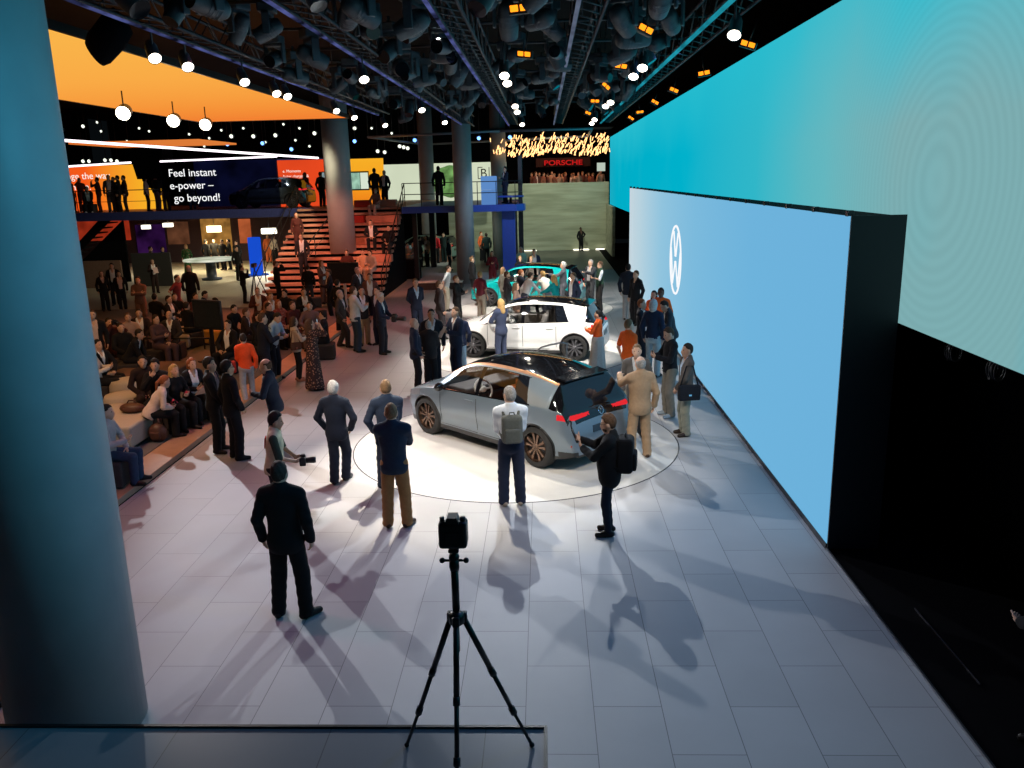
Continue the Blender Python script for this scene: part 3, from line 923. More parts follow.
# ---------------------------------------------------------------- the hall
XW, XL = 3.54, 4.20                     # face of the light blue screen box, face of the big screen behind it
LZ = .10                                # level of the lounge carpet
DZ = 3.50                               # level of the upper decks

wd = bpy.data.worlds.new('hall_air'); scene.world = wd; wd.use_nodes = True
wd.node_tree.nodes['Background'].inputs[0].default_value = (.35, .5, .6, 1)
wd.node_tree.nodes['Background'].inputs[1].default_value = 0.006


def tile_mat(name, base, joint, px=.617, py=1.296, ox=.39, oy=6.67, rough=.55, var=.05):
    m = bpy.data.materials.new(name); N, L = _nt(m); b = N['Principled BSDF']; b.inputs['Roughness'].default_value = rough; b.inputs['Specular IOR Level'].default_value = .35
    g = N.new('ShaderNodeNewGeometry'); s = N.new('ShaderNodeSeparateXYZ'); L.new(g.outputs['Position'], s.inputs[0])
    def M(op, a, b_=None):
        n = N.new('ShaderNodeMath'); n.operation = op
        for i, v in enumerate((a, b_)):
            if v is None: continue
            if isinstance(v, (int, float)): n.inputs[i].default_value = v
            else: L.new(v, n.inputs[i])
        return n.outputs[0]
    u = M('DIVIDE', M('SUBTRACT', s.outputs[0], ox), px)
    cu = M('FLOOR', u); fu = M('SUBTRACT', u, cu)
    v = M('ADD', M('DIVIDE', M('SUBTRACT', s.outputs[1], oy), py), M('MULTIPLY', M('FLOORED_MODULO', cu, 2.0), .5))
    cv = M('FLOOR', v); fv = M('SUBTRACT', v, cv)
    du = M('MULTIPLY', M('MINIMUM', fu, M('SUBTRACT', 1.0, fu)), px); dv = M('MULTIPLY', M('MINIMUM', fv, M('SUBTRACT', 1.0, fv)), py)
    d = M('MINIMUM', du, dv)
    line = M('LESS_THAN', d, .0038)
    cm = N.new('ShaderNodeCombineXYZ'); L.new(cu, cm.inputs[0]); L.new(cv, cm.inputs[1])
    wn = N.new('ShaderNodeTexWhiteNoise'); wn.noise_dimensions = '2D'; L.new(cm.outputs[0], wn.inputs['Vector'])
    nz = N.new('ShaderNodeTexNoise'); nz.inputs['Scale'].default_value = 1.7; nz.inputs['Detail'].default_value = 6; L.new(g.outputs['Position'], nz.inputs['Vector'])
    k = M('ADD', M('MULTIPLY', M('SUBTRACT', wn.outputs['Value'], .5), var * 2), M('ADD', 1.0, M('MULTIPLY', M('SUBTRACT', nz.outputs['Fac'], .5), .16)))
    c = N.new('ShaderNodeVectorMath'); c.operation = 'SCALE'; c.inputs[0].default_value = base; L.new(k, c.inputs['Scale'])
    mx = N.new('ShaderNodeMix'); mx.data_type = 'RGBA'; L.new(line, mx.inputs[0]); L.new(c.outputs[0], mx.inputs[6]); mx.inputs[7].default_value = (*joint, 1)
    L.new(mx.outputs[2], b.inputs['Base Color'])
    return m


def struct(name, mb, m, label=None):
    o = mb.build(name, m); o['kind'] = 'structure'
    if label: o['label'] = label
    return o


m_floor = tile_mat('stone_tiles', (.37, .365, .37), (.15, .15, .15))
m_dark_floor = pbr('dark_floor', (.10, .10, .085), .35, 0, .2, 1.5)
m_black = pbr('black_drape', (.0035, .0035, .005), .95, 0, .2, 6, spec=.1)
m_blackfloor = pbr('black_carpet', (.0022, .0022, .0032), .95, 0, .2, 8, spec=.05)
m_ceiling = pbr('black_ceiling', (.006, .006, .007), .9, 0, .3, 2, spec=.1)
m_carpet = pbr('grey_carpet', (.13, .12, .12), .95, 0, .15, 60)
m_tan = pbr('tan_step', (.42, .25, .16), .6, 0, .08, 5)
m_concrete = pbr('painted_concrete', (.30, .31, .25), .7, 0, .1, 3)

struct('floor', MB().box((-1.48, 27, -.1), (10.04, 66, .2)), m_floor)
struct('floor_lounge', MB().box((-19.04, 15.7, -.05), (23.9, 31.4, .3)), m_carpet)
struct('floor_back', MB().box((-19.04, 46, -.1), (25.08, 29.2, .2)), tile_mat('cream_tiles', (.42, .40, .30), (.2, .19, .14), 1.2, 1.2, 0, 0))
struct('floor_screen_side', MB().box((6.3, 27, -.11), (5.5, 66, .2)), m_blackfloor)
struct('floor_far', MB().box((-1.0, 49.2, .006), (9.0, 12.4, .012)), m_dark_floor)
tag(MB().box((-6.795, 15.7, .05), (.55, 31.4, .104), bev=.008).build('lounge_step', m_tan), 'tan edge step running along the lounge carpet', 'step')
struct('trim_edge', MB().box((XW + .004, 5.0, .012), (.02, 9.9, .03)), pbr('steel_edge', (.25, .26, .28), .3, .9, .05))
struct('ceiling', MB().box((-10, 30, 9.6), (45, 70, .2)), m_ceiling)
struct('wall_right', MB().box((9.0, 27, 4.8), (.2, 66, 9.6)), m_black)
struct('wall_left', MB().box((-32, 27, 4.8), (.2, 66, 9.6)), m_black)
struct('wall_far', MB().box((-10, 64, 4.8), (45, .2, 9.6)), m_black)
struct('wall_under_screen', MB().box((XL + 1.3, 28, 1.45), (.1, 52.4, 2.9)), m_black)


def concrete_board():
    m = bpy.data.materials.new('board_marked_concrete'); N, L = _nt(m); b = N['Principled BSDF']; b.inputs['Roughness'].default_value = .75
    g = N.new('ShaderNodeNewGeometry'); mp = N.new('ShaderNodeMapping'); mp.inputs['Scale'].default_value = (.35, 1, 3.2); L.new(g.outputs['Position'], mp.inputs[0])
    nz = N.new('ShaderNodeTexNoise'); nz.inputs['Scale'].default_value = 1.3; nz.inputs['Detail'].default_value = 7; L.new(mp.outputs[0], nz.inputs['Vector'])
    rp = N.new('ShaderNodeValToRGB'); e = rp.color_ramp.elements
    e[0].position, e[0].color = .3, (.24, .26, .18, 1); e[1].position, e[1].color = .72, (.42, .44, .33, 1)
    L.new(nz.outputs['Fac'], rp.inputs[0]); L.new(rp.outputs[0], b.inputs['Base Color'])
    return m


m_board = concrete_board()
struct('wall_back', MB().box((-1.0, 55.2, 2.15), (10.4, .4, 4.3)), m_board)
struct('wall_back_return', MB().box((XL - .10, 52.4, 1.45), (.16, 5.2, 2.9)), m_board)
fl = MB()
lt = thing('floor_light_line', 'strip of white floor lights along the base of the far green wall', 'light', (0, 54.7, .012))
for k, (a, b) in enumerate(((-1.3, -.5), (1.9, 2.9), (3.35, 3.9))):
    MB().box(((a + b) / 2, 0, .04), (b - a, .10, .05), bev=.01).build('lamp', glow('floor_lamp%d' % k, (1, .95, .75), 4.0 if k else 2.5), lt)

m_disc = pbr('pale_turntable', (.51, .50, .475), .5, 0, .03, 1.5, spec=.35)
# inlaid rings of the three turntables
for k, (cx, cy) in enumerate(((-.57, 14.5), (-.50, 22.5), (-.45, 30.3))):
    r = MB(); r.lathe([(2.915, .0), (2.918, .004), (2.935, .004), (2.938, 0)], (cx, cy, 0.0), 96, caps=False)
    q = MB(); q.lathe([(.001, .003), (2.915, .003), (2.917, 0)], (cx, cy, 0.0), 96, caps=False, smooth=False)
    struct('floor_turntable_%d' % (k + 1), q, m_disc, 'plain pale turntable floor')
    struct('trim_%d' % (k + 1), r, m_darkmetal, 'thin dark ring of a turntable let into the floor')

# camera platform in front, with the black edge
pf = thing('camera_platform', 'low grey platform with black edging under the tripod', 'platform', (-3.3, 3.9, 0))
MB().box((0, 0, .30), (6.5, 3.3, .58)).build('deck_top', tile_mat('platform_tiles', (.17, .18, .20), (.08, .08, .09), 1.2, 1.2, -.5, 5, rough=.3), pf)
e = MB(); e.box((0, 1.66, .585), (6.54, .026, .05)); e.box((3.26, 0, .585), (.026, 3.3, .05)); e.build('black_edging', m_blackplastic, pf)

# ---------------------------------------------------------------- the big screens
def led_moire(N, L, g, sp, col):
    """pixel pattern of the display: fine rings that wander across the picture"""
    v = N.new('ShaderNodeCombineXYZ'); L.new(sp.outputs[1], v.inputs[0]); L.new(sp.outputs[2], v.inputs[1])
    d = N.new('ShaderNodeVectorMath'); d.operation = 'DISTANCE'; L.new(v.outputs[0], d.inputs[0]); d.inputs[1].default_value = (9.3, 4.55, 0)
    q = N.new('ShaderNodeMath'); q.operation = 'POWER'; L.new(d.outputs['Value'], q.inputs[0]); q.inputs[1].default_value = 1.6
    m1 = N.new('ShaderNodeMath'); m1.operation = 'MULTIPLY'; L.new(q.outputs[0], m1.inputs[0]); m1.inputs[1].default_value = 26
    s1 = N.new('ShaderNodeMath'); s1.operation = 'SINE'; L.new(m1.outputs[0], s1.inputs[0])
    # fade the pattern away from its centre
    f1 = N.new('ShaderNodeMapRange'); f1.inputs[1].default_value = 0; f1.inputs[2].default_value = 6; f1.inputs[3].default_value = .035; f1.inputs[4].default_value = 0
    L.new(d.outputs['Value'], f1.inputs[0])
    a = N.new('ShaderNodeMath'); a.operation = 'MULTIPLY'; L.new(s1.outputs[0], a.inputs[0]); L.new(f1.outputs[0], a.inputs[1])
    b = N.new('ShaderNodeMath'); b.operation = 'ADD'; L.new(a.outputs[0], b.inputs[0]); b.inputs[1].default_value = 1
    # cyan towards the top, pale grey green in the middle of the near half
    nz = N.new('ShaderNodeTexNoise'); nz.inputs['Scale'].default_value = .22; nz.inputs['Detail'].default_value = 2; L.new(v.outputs[0], nz.inputs['Vector'])
    zz = N.new('ShaderNodeMapRange'); zz.inputs[1].default_value = 5.2; zz.inputs[2].default_value = 6.9; zz.inputs[3].default_value = 0; zz.inputs[4].default_value = .75; L.new(sp.outputs[2], zz.inputs[0])
    n2 = N.new('ShaderNodeMath'); n2.operation = 'ADD'; L.new(zz.outputs[0], n2.inputs[0]); 
    n3 = N.new('ShaderNodeMapRange'); n3.inputs[1].default_value = .42; n3.inputs[2].default_value = .7; n3.inputs[3].default_value = -.1; n3.inputs[4].default_value = .25; L.new(nz.outputs[0], n3.inputs[0])
    L.new(n3.outputs[0], n2.inputs[1]); n2.use_clamp = True
    mx = N.new('ShaderNodeMix'); mx.data_type = 'RGBA'; L.new(n2.outputs[0], mx.inputs[0]); L.new(col, mx.inputs[6]); mx.inputs[7].default_value = (.02, .50, .62, 1)
    sc = N.new('ShaderNodeVectorMath'); sc.operation = 'SCALE'; L.new(mx.outputs[2], sc.inputs[0]); L.new(b.outputs[0], sc.inputs['Scale'])
    return sc.outputs[0]


m_led = screen_mat('cyan_display', 1, [(0, (0, .46, .64)), (.075, (.01, .46, .61)), (.105, (.20, .41, .43)), (.16, (.20, .41, .43)), (.21, (.13, .47, .52)), (.29, (.03, .47, .58)), (.45, (.0, .44, .60)), (.9, (.0, .42, .57)), (1, (.01, .40, .53))], 2, 54, 1.0, led_moire)  # unseen near end is saturated cyan to tint the column and foreground
big = thing('video_wall', 'huge cyan video wall along the right side of the hall', 'screen', (XL, 28.2, 0))
MB().box((.19, 0, 4.95), (.34, 52, 4.1)).build('housing', m_black, big)
b = MB(); b.box((.01, 0, 4.95), (.02, 51.98, 4.08)); b.build('display', m_led, big)
for k, yy in enumerate((8.2, 9.1)):
    br = MB()
    for j in range(4): br.tube([(0.3 + .06 * math.cos(t), yy - 28.2 + .05 * j, 2.72 + .10 * math.sin(t)) for t in np.linspace(0, 2 * math.pi, 13)], .008, 5, False)
    br.box((.3, yy - 28.05, 2.75), (.05, .04, .3)); br.build('cable_bracket', m_darkmetal, big)

m_face = screen_mat('pale_blue_display', 1, [(0, (.15, .44, .71)), (.18, (.155, .45, .715)), (.40, (.20, .49, .72)), (.62, (.28, .55, .73)), (.85, (.47, .64, .73)), (1, (.56, .67, .73))], 9.9, 35.2, 1.0)
box = thing('screen_box', 'long light blue screen box with white round emblem, standing on the right', 'screen', (XW, 22.54, 0))
MB().box((.32, 0, 2.11), (.58, 25.2, 4.10)).build('housing', m_black, box)
MB().box((.01, 0, 2.125), (.02, 25.22, 4.09)).build('display', m_face, box)
MB().box((.005, 0, .04), (.03, 25.22, .08)).build('plinth', m_blackplastic, box)
MB().box((.32, -12.63, 2.10), (.63, .03, 4.16)).build('end_panel', pbr('end_panel', (.004, .008, .012), .6), box)
for k in range(21):
    MB().box((.03, -12.5 + k * 1.25, 4.20), (.08, .09, .07), bev=.01).build('top_bracket', m_blackplastic, box)
cE = onX(676, 260, XW)
emb = MB(); m_white_led = glow('white_display', (.95, .97, 1), 1.0)
er = .90
P2 = lambda a, b: (-.012, cE.y - 22.54 + a * er, cE.z + b * er)
emb.tube([P2(math.cos(t), math.sin(t)) for t in np.linspace(0, 2 * math.pi, 65)], .03, 6, False)
for sg in (1, -1):
    emb.tube([P2(sg * .40, .82), P2(sg * .05, .13)], .024, 6); 
    emb.tube([P2(sg * .88, .30), P2(sg * .46, -.74), P2(sg * .06, -.06)], .024, 6)
emb.tube([P2(-.07, .13), P2(.07, .13)], .03, 6); emb.tube([P2(-.08, -.06), P2(.08, -.06)], .03, 6)
emb.build('emblem', m_white_led, box)
gl = MB(); gl.box((XL - .20, 7.7, .010), (.012, 1.4, .02)); tag(gl.build('floor_rail', pbr('rail_steel', (.3, .3, .34), .25, .9, .05)), 'thin steel rail on the black floor beside the screen', 'rail')

# ---------------------------------------------------------------- round columns
m_col = pbr('grey_column', (.34, .36, .37), .5, 0, .05, 3)
def column(label, x, y, r, z0, z1=9.49):
    b = MB(); b.lathe([(r, z0), (r, z1)], (x, y, 0), 48)
    o = tag(b.build('column', m_col), label, 'column'); o['kind'] = 'thing'; return o
column('thick round column in the near left corner', -4.255, 6.42, .56, 0)
column('round column rising through the red lit steps', -8.78, 36.4, .56, 1.70)
column('round column standing on the floor beside the blue deck', -3.62, 38.5, .42, 0)
column('brown column behind the blue deck near the pale wall', -7.05, 51.7, .45, 0)
column('brown column beside the hanging glowing tubes', -2.6, 50, .45, 0)

# ---------------------------------------------------------------- orange ceiling panels and light lines
m_orange = screen_mat('orange_panel', 1, [(0, (.95, .47, .07)), (.35, (.95, .40, .06)), (.7, (.92, .29, .04)), (1, (.88, .20, .03))], 12, 33, 1.0)
op = thing('ceiling_panel', 'large glowing orange ceiling panel over the lounge', 'light panel', (-10.05, 21.2, 7))
for k in range(4):
    MB().box((0, -8.4 + k * 5.55, .05), (5.55, 5.53, .1)).build('panel', m_orange, op)
b = MB(); 
for sx in (-2.8, 2.8): b.box((sx, 0, .06), (.06, 22.3, .14))
for sy in (-11.15, 11.15): b.box((0, sy, .06), (5.66, .06, .14))
b.build('frame', m_blackplastic, op)
op2 = MB(); op2.box((-21.5, 47.5, 7.0), (7.0, 5.5, .1)); tag(op2.build('ceiling_panel', screen_mat('orange_panel_far', 0, [(0, (.9, .22, .04)), (1, (.9, .25, .05))], -25, -18, .8)), 'smaller orange ceiling panel beyond the thin white light line', 'light panel')
m_line = glow('white_line', (1, .88, .95), 2.2)
def bar(nm, label, a, b, r, m, cat='light'):
    t = MB(); t.tube([a, b], r, 8); return tag(t.build(nm, m), label, cat)
bar('light_line', 'long thin white light line slanting under the dark ceiling', onY(58, 140, 33), onY(318, 158, 47), .055, m_line)
bar('light_line', 'white light line along the top of the orange wall', onY(60, 167, 45.96), onY(131, 162.5, 45.96), .05, m_line)
bar('light_line', 'white light line along the top of the dark glass panel', onY(160, 161.5, 40), onY(277, 156.5, 40), .04, m_line)

# hanging metal frame
hf = thing('hanging_truss', 'thin grey metal frame hanging over the blue deck', 'truss', (-3, 50, 6.9))
pts = [onz(368, 137, 6.9), onz(500, 131, 6.9), onz(592, 128.5, 6.9), onz(588, 136, 6.9), onz(425, 144.5, 6.9)]
pts = [p - Vector((-3, 50, 6.9)) for p in pts]
g = MB()
for i in range(len(pts)): g.tube([pts[i], pts[(i + 1) % len(pts)]], .07, 6)
g.build('bar', pbr('grey_metal', (.35, .37, .42), .4, .5, .05), hf)
for p in pts:
    t = MB(); t.tube([p, Vector((p.x, p.y, 2.58))], .02, 5); t.build('cable', m_darkmetal, hf)

# ---------------------------------------------------------------- upper decks
m_blue = pbr('blue_paint', (.035, .085, .42), .4, 0, .1)
m_deckblue = pbr('blue_edge', (.04, .055, .20), .4)
m_rail = pbr('rail_black', (.012, .012, .014), .4, .3)
m_wood = pbr('pale_wood', (.52, .25, .17), .6, 0, .12, 8)
struct('floor_deck_left', MB().box((-18.75, 46.05, DZ - .07), (24.3, 12, .14)), m_wood)
ed = thing('deck_edge', 'dark blue edge beam of the upper left deck', 'beam', (-20.9, 39.95, DZ))
MB().box((0, 0, -.16), (20, .16, .40), bev=.02).build('beam', m_deckblue, ed)
cd = thing('upper_deck', 'blue upper deck on posts in the middle of the hall', 'deck', (-3.6, 39, 0))
d = MB(); d.prism([(-2.95, 0), (2.35, 0), (2.72, .5), (2.75, 1.2), (2.35, 2.2), (2.3, 9), (-2.95, 9)], DZ - .30, DZ, 'XY'); d.build('slab', m_blue, cd)
for (px_, py_, w) in ((1.95, .8, .62), (2.52, 1.0, .22), (-2.5, .8, .22), (-2.5, 7, .3), (2.0, 7, .3)):
    MB().box((px_, py_, (DZ - .3) / 2), (w, w, DZ - .3), bev=.02).build('post', m_blue if w > .5 else m_rail, cd)
MB().box((2.52, 1.0, 4.6), (.2, .2, 2.2), bev=.02).build('upper_post', m_rail, cd)
rl = MB()
for zz in (1.05, .55): rl.tube([(-2.9, .1, DZ + zz), (2.3, .1, DZ + zz), (2.6, .6, DZ + zz)], .022, 6)
for x_ in np.linspace(-2.9, 2.3, 7): rl.tube([(x_, .1, DZ), (x_, .1, DZ + 1.05)], .02, 6)
rl.build('railing', m_rail, cd)
kb = MB(); kb.box((-2.50, 38.9 + .8, DZ + .68), (.72, .5, 1.36), bev=.02)
ko = thing('info_kiosk', 'light blue kiosk standing on the middle deck', 'kiosk', (-2.52, 39.6, DZ))
MB().box((0, 0, .98), (.72, .45, .62), bev=.02).build('upper_box', glow('blue_kiosk', (.12, .28, .62), .9), ko)
MB().box((0, 0, .33), (.72, .45, .66), bev=.02).build('lower_box', glow('blue_kiosk_low', (.10, .24, .56), .9), ko)
rt = thing('round_table', 'dark blue round table at the corner of the middle deck', 'table', (-1.55, 40.2, DZ))
b = MB(); b.lathe([(.001, .38), (.62, .38), (.64, .34), (.62, .30), (.1, .29)], n=28); b.build('tabletop', m_blue, rt)
b = MB(); b.lathe([(.3, 0), (.3, .03), (.06, .06), (.06, .3)], n=20); b.build('pedestal', m_rail, rt)

# pale wall behind the middle deck, its lamp light put in as glow
pw = thing('pale_wall', 'pale lit wall with green round picture behind the middle deck', 'wall', (-6.4, 52.5, 0)); pw['kind'] = 'thing'
MB().box((0, 0, 4.5), (8.3, .2, 2.3)).build('panel', glow('cream_wall', (.62, .68, .50), 1.0, .05, .5), pw)
b = MB(); b.prism([(.55 + .98 * math.cos(t) * (1 + .05 * math.sin(7 * t)), 4.55 + .95 * math.sin(t) * (1 + .06 * math.cos(5 * t))) for t in np.linspace(0, 2 * math.pi, 40)[:-1]], -.14, -.11, 'XZ')
b.build('green_disc', glow('green_picture', (.16, .34, .10), .8, .6, 2), pw)
text_mesh('B', .75, m_blackplastic, pw, Matrix.Translation((2.55, -.12, 4.75)) @ Matrix.Rotation(R_(90), 4, 'X'), 'letter')
b = MB()
for q in ((2.42, 4.68, 2.42, 5.35), (3.1, 4.68, 3.1, 5.35), (2.42, 5.35, 2.7, 5.35), (2.42, 4.68, 2.7, 4.68)): b.tube([(q[0], -.12, q[1]), (q[2], -.12, q[3])], .025, 5)
b.build('letter_frame', m_blackplastic, pw)

# far left back-lit orange wall with its words
ow = thing('orange_wall', 'red to yellow lit wall with white slogan on the upper left deck', 'wall', (0, 46, 0)); ow['kind'] = 'thing'
m_ow = screen_mat('red_yellow', 0, [(0, (.85, .08, .01)), (.45, (.9, .10, .01)), (.75, (.92, .30, .02)), (1, (.92, .42, .02))], -27.5, -22, 1.0)
b = MB(); b.prism([(-28, 3.5), (-20.6, 3.5), (-20.6, 4.55), (-21.7, 4.62), (-22.15, 5.88), (-28, 5.88)], 0, .2, 'XZ'); b.build('panel', m_ow, ow)
m_text = glow('white_text', (1, .9, .8), 1.0)
text_mesh('change the way\nwe move.', .50, m_text, ow, Matrix.Translation((-26.75, -.02, 5.17)) @ Matrix.Rotation(R_(90), 4, 'X'), 'lettering', space=1.15)
db = MB(); db.prism([(-20.05, 6.5), (-18.35, 6.5), (-18.5, 5.05), (-19.75, 5.05)], 41, 42.2, 'XZ'); tag(db.build('hanging_box', m_black), 'black box hanging above the upper left deck', 'box')

# dark see-through display with its words
gp = thing('glass_display', 'dark see-through display with white slogan at the edge of the left deck', 'screen', (-15.3, 40.05, DZ))
b = MB(); b.box((0, 0, 1.22), (5.6, .05, 2.40)); b.build('panel', glass('dark_display_glass', (.34, .36, .50), .10), gp)
b = MB(); b.box((0, .02, .03), (5.6, .14, .06)); b.box((0, .02, 2.42), (5.6, .10, .05)); b.build('frame', m_rail, gp)
m_text2 = glow('white_text_cool', (1, 1, 1), 1.0)
text_mesh('Feel instant\ne-power \u2013\n go beyond!', .50, m_text2, gp, Matrix.Translation((-2.45, -.04, 1.62)) @ Matrix.Rotation(R_(90), 4, 'X'), 'lettering', space=1.16)

bk = MB(); bk.box((-15.8, 47.5, 4.75), (7.5, .1, 2.5)); tag(bk.build('lit_panel', glow('added_navy_glow', (.03, .035, .10), .5, .8, .7)), 'added dim navy glow panel far behind the dark glass display', 'panel')  # made-up glow added so the space behind the glass is not black
# red wall, yellow wall and the monitor on it
rw = thing('red_wall', 'red lit wall with small white lines of text on the left deck', 'wall', (-12.5, 44.2, DZ)); rw['kind'] = 'thing'
MB().box((0, 0, 1.17), (2.6, .2, 2.35)).build('panel', glow('red_panel', (.85, .07, .015), .9, .08, .6), rw)
text_mesh('e. Moments\nfaster charging &\nmore mileage', .20, m_text, rw, Matrix.Translation((onY(282, 171, 44).x + 12.5, -.11, onY(282, 171, 44).z - DZ - .08)) @ Matrix.Rotation(R_(90), 4, 'X'), 'lettering', space=1.3, ext=.002)
yw = thing('yellow_wall', 'amber lit wall beside the round column on the left deck', 'wall', (-9.75, 44.25, DZ)); yw['kind'] = 'thing'
MB().box((0, 0, 1.17), (2.95, .2, 2.32)).build('panel', screen_mat('amber_panel', 2, [(0, (.85, .20, .01)), (.5, (.92, .36, .015)), (1, (.92, .42, .02))], 3.5, 5.8, 1.0), yw)
mo = thing('wall_monitor', 'flat monitor showing pale green picture on the amber wall', 'monitor', (-9.68, 44.1, DZ + 1.22))
MB().box((0, -.03, 0), (1.32, .06, .96), bev=.01).build('bezel', m_blackplastic, mo)
MB().box((-.2, -.064, 0), (.78, .01, .82)).build('display', glow('map_picture', (.35, .60, .45), .8, .4, 3), mo)
MB().box((.42, -.064, 0), (.40, .01, .82)).build('side_panel', glow('map_panel', (.75, .85, .70), .9), mo)
mo2 = thing('standing_monitor', 'portrait monitor on a stand between the red and amber walls', 'monitor', (-11.15, 43.6, DZ))
MB().box((0, 0, 1.35), (.42, .08, .75), bev=.01).build('bezel', m_blackplastic, mo2)
MB().box((0, -.045, 1.35), (.34, .01, .66)).build('display', glow('small_picture', (.30, .40, .42), .7, .5, 6), mo2)
b = MB(); b.box((0, 0, .5), (.08, .06, 1.0)); b.box((0, 0, .02), (.5, .3, .04)); b.build('stand', m_blackplastic, mo2)

def railing(label, pts, h=1.05, posts=True, n=None, bars=(1.0, .5), nm='railing'):
    t = thing(nm, label, 'railing', pts[0])
    o = Vector(pts[0]); P = [Vector(p) - o for p in pts]
    hr = MB(); hr.tube([p + Vector((0, 0, h)) for p in P], .025, 6); hr.build('handrail', m_rail, t)
    if len(bars) > 1:
        mr = MB(); mr.tube([p + Vector((0, 0, h * bars[1])) for p in P], .014, 6); mr.build('mid_rail', m_rail, t)
    for i in range(len(P) - 1):
        k = max(1, round((P[i + 1] - P[i]).length / (n or 1.4)))
        for j in range(k + (i == len(P) - 2)):
            q = P[i].lerp(P[i + 1], j / k); b = MB(); b.tube([q, q + Vector((0, 0, h))], .02, 6); b.build('post', m_rail, t)
    return t
railing('railing along the edge of the upper left deck', [(-29, 40.3, DZ), (-18.2, 40.3, DZ)], n=2.0)

# ---------------------------------------------------------------- red lit steps with seats
stp = thing('seating_steps', 'wide tan seating steps climbing to the upper deck', 'steps', (-9.1, 33.2, 0))
ns = 16
for k in range(ns):
    z0 = (k + 1) * DZ / ns; y0 = k * .425
    b = MB(); b.box((0, y0 + .24, z0 - .055), (5.0, .48, .11), bev=.012); b.build('tread', m_wood, stp)
    b = MB(); b.box((0, y0 + .42, z0 - .15), (4.96, .04, .12)); b.build('riser', m_black, stp)
b = MB(); b.prism([(0.45, 0), (6.8, 0), (6.8, DZ - .35)], -2.45, 2.45, 'YZ'); b.build('underside', m_black, stp)
railing('black handrail on the left side of the steps', [(-11.7, 33.2, 0), (-11.7, 40.0, DZ)], n=1.6)
railing('black handrail on the right side of the steps', [(-6.55, 33.2, 0), (-6.55, 40.0, DZ)], n=1.2)
railing('short black handrail in the middle of the steps', [(-10.2, 34.5, .70), (-9.55, 37.3, 2.12)], n=1.6)
m_seat = pbr('salmon_seat', (.52, .20, .13), .7, 0, .08); m_seatred = pbr('red_seat', (.55, .03, .02), .6)
for k, (px_, py_, w, zz, mm, lb) in enumerate(((362, 250, 1.15, 1.9, m_seat, 'salmon seat block low on the steps beside the column'), (363, 208, .75, 3.45, m_seatred, 'red seat block near the top of the steps'),
        (388, 208, .85, 3.45, m_seat, 'salmon seat block at the top right of the steps'), (360, 228, .5, 2.7, m_seatred, 'small red seat block halfway up the steps'),
        (377, 232, .85, 2.6, m_seat, 'salmon seat block halfway up the steps on the right'), (392, 232, .8, 2.6, m_seat, 'salmon seat block beside the right handrail'),
        (382, 262, .9, 1.2, m_seat, 'salmon seat block low on the steps by the handrail'))):
    y_ = 33.2 + zz / DZ * 6.8 + .1; p = onY(px_, py_, y_)
    b = MB(); b.box((0, 0, .16), (w, .42, .32), bev=.025)
    tag(b.build('seat_block', mm, None, (p.x, y_, min(ns, math.ceil(max(0, (y_ - 33.2) / .425))) * DZ / ns + .01)), lb, 'seat', 'seat blocks on the steps')

# ---------------------------------------------------------------- below the left deck
struct('wall_below_deck', MB().box((-22, 52.2, 1.7), (20, .2, 3.4)), pbr('dark_wall', (.05, .025, .03), .8))
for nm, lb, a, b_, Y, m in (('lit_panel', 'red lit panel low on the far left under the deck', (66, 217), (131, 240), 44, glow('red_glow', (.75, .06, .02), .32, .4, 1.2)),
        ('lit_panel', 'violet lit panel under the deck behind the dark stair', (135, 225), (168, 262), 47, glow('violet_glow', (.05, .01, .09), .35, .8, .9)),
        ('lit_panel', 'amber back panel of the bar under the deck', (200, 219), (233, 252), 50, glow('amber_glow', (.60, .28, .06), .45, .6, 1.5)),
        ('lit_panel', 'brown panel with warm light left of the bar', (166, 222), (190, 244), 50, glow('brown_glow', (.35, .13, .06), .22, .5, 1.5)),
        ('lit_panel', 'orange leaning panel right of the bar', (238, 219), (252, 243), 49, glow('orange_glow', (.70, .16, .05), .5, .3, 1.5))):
    Y = 52.03; A, B = onY(*a, Y), onY(*b_, Y)
    q = MB(); q.box(((A.x + B.x) / 2, Y, (A.z + max(B.z, .02)) / 2), (abs(B.x - A.x), .12, abs(A.z - max(B.z, .02))), bev=.01); tag(q.build(nm, m), lb, 'panel')
def lamp_panel(lb, px_, py_, Y, w, hgt, col, st, watt=0):
    p = onY(px_, py_, Y); t = thing('hanging_lamp', lb, 'lamp', p)
    b = MB(); b.box((0, 0, 0), (w, .3, hgt), bev=.02); b.build('shade', glow('lamp_shade', col, st), t)
    b = MB(); b.tube([(0, 0, hgt / 2), (0, 0, max(.1, (DZ if py_ > 205 else 9.4) - .2 - p.z))], .015, 5); b.build('cord', m_rail, t)
    if watt:
        ld = bpy.data.lights.new('lamp_light', 'AREA'); ld.energy = watt; ld.color = col; ld.size = w; lo = bpy.data.objects.new('lamp_light', ld); COL.objects.link(lo); lo.parent = t; lo.location = (0, -.05, -hgt / 2 - .06)
lamp_panel('bright warm lamp over the bar under the left deck', 214, 229, 47, .75, .35, (1, .78, .40), 5, 160)
lamp_panel('white box lamp above the blue pillar', 269, 231, 44, .75, .28, (1, .92, .72), 4, 260)
lamp_panel('small tilted white lamp under the left deck', 146, 227, 45, .42, .22, (1, .92, .75), 2, 40)
lamp_panel('small white lamp further right under the left deck', 168, 225, 46, .5, .22, (1, .92, .75), 2, 60)
bp = thing('blue_pillar', 'bright blue round advertising pillar below the deck', 'pillar', (-15.2, 43.6, 0)); bp['kind'] = 'thing'
b = MB(); b.lathe([(.33, .04), (.33, 1.95), (.30, 1.98), (.001, 1.99)], n=28); b.build('drum', glow('blue_drum', (.01, .09, .75), .8), bp)
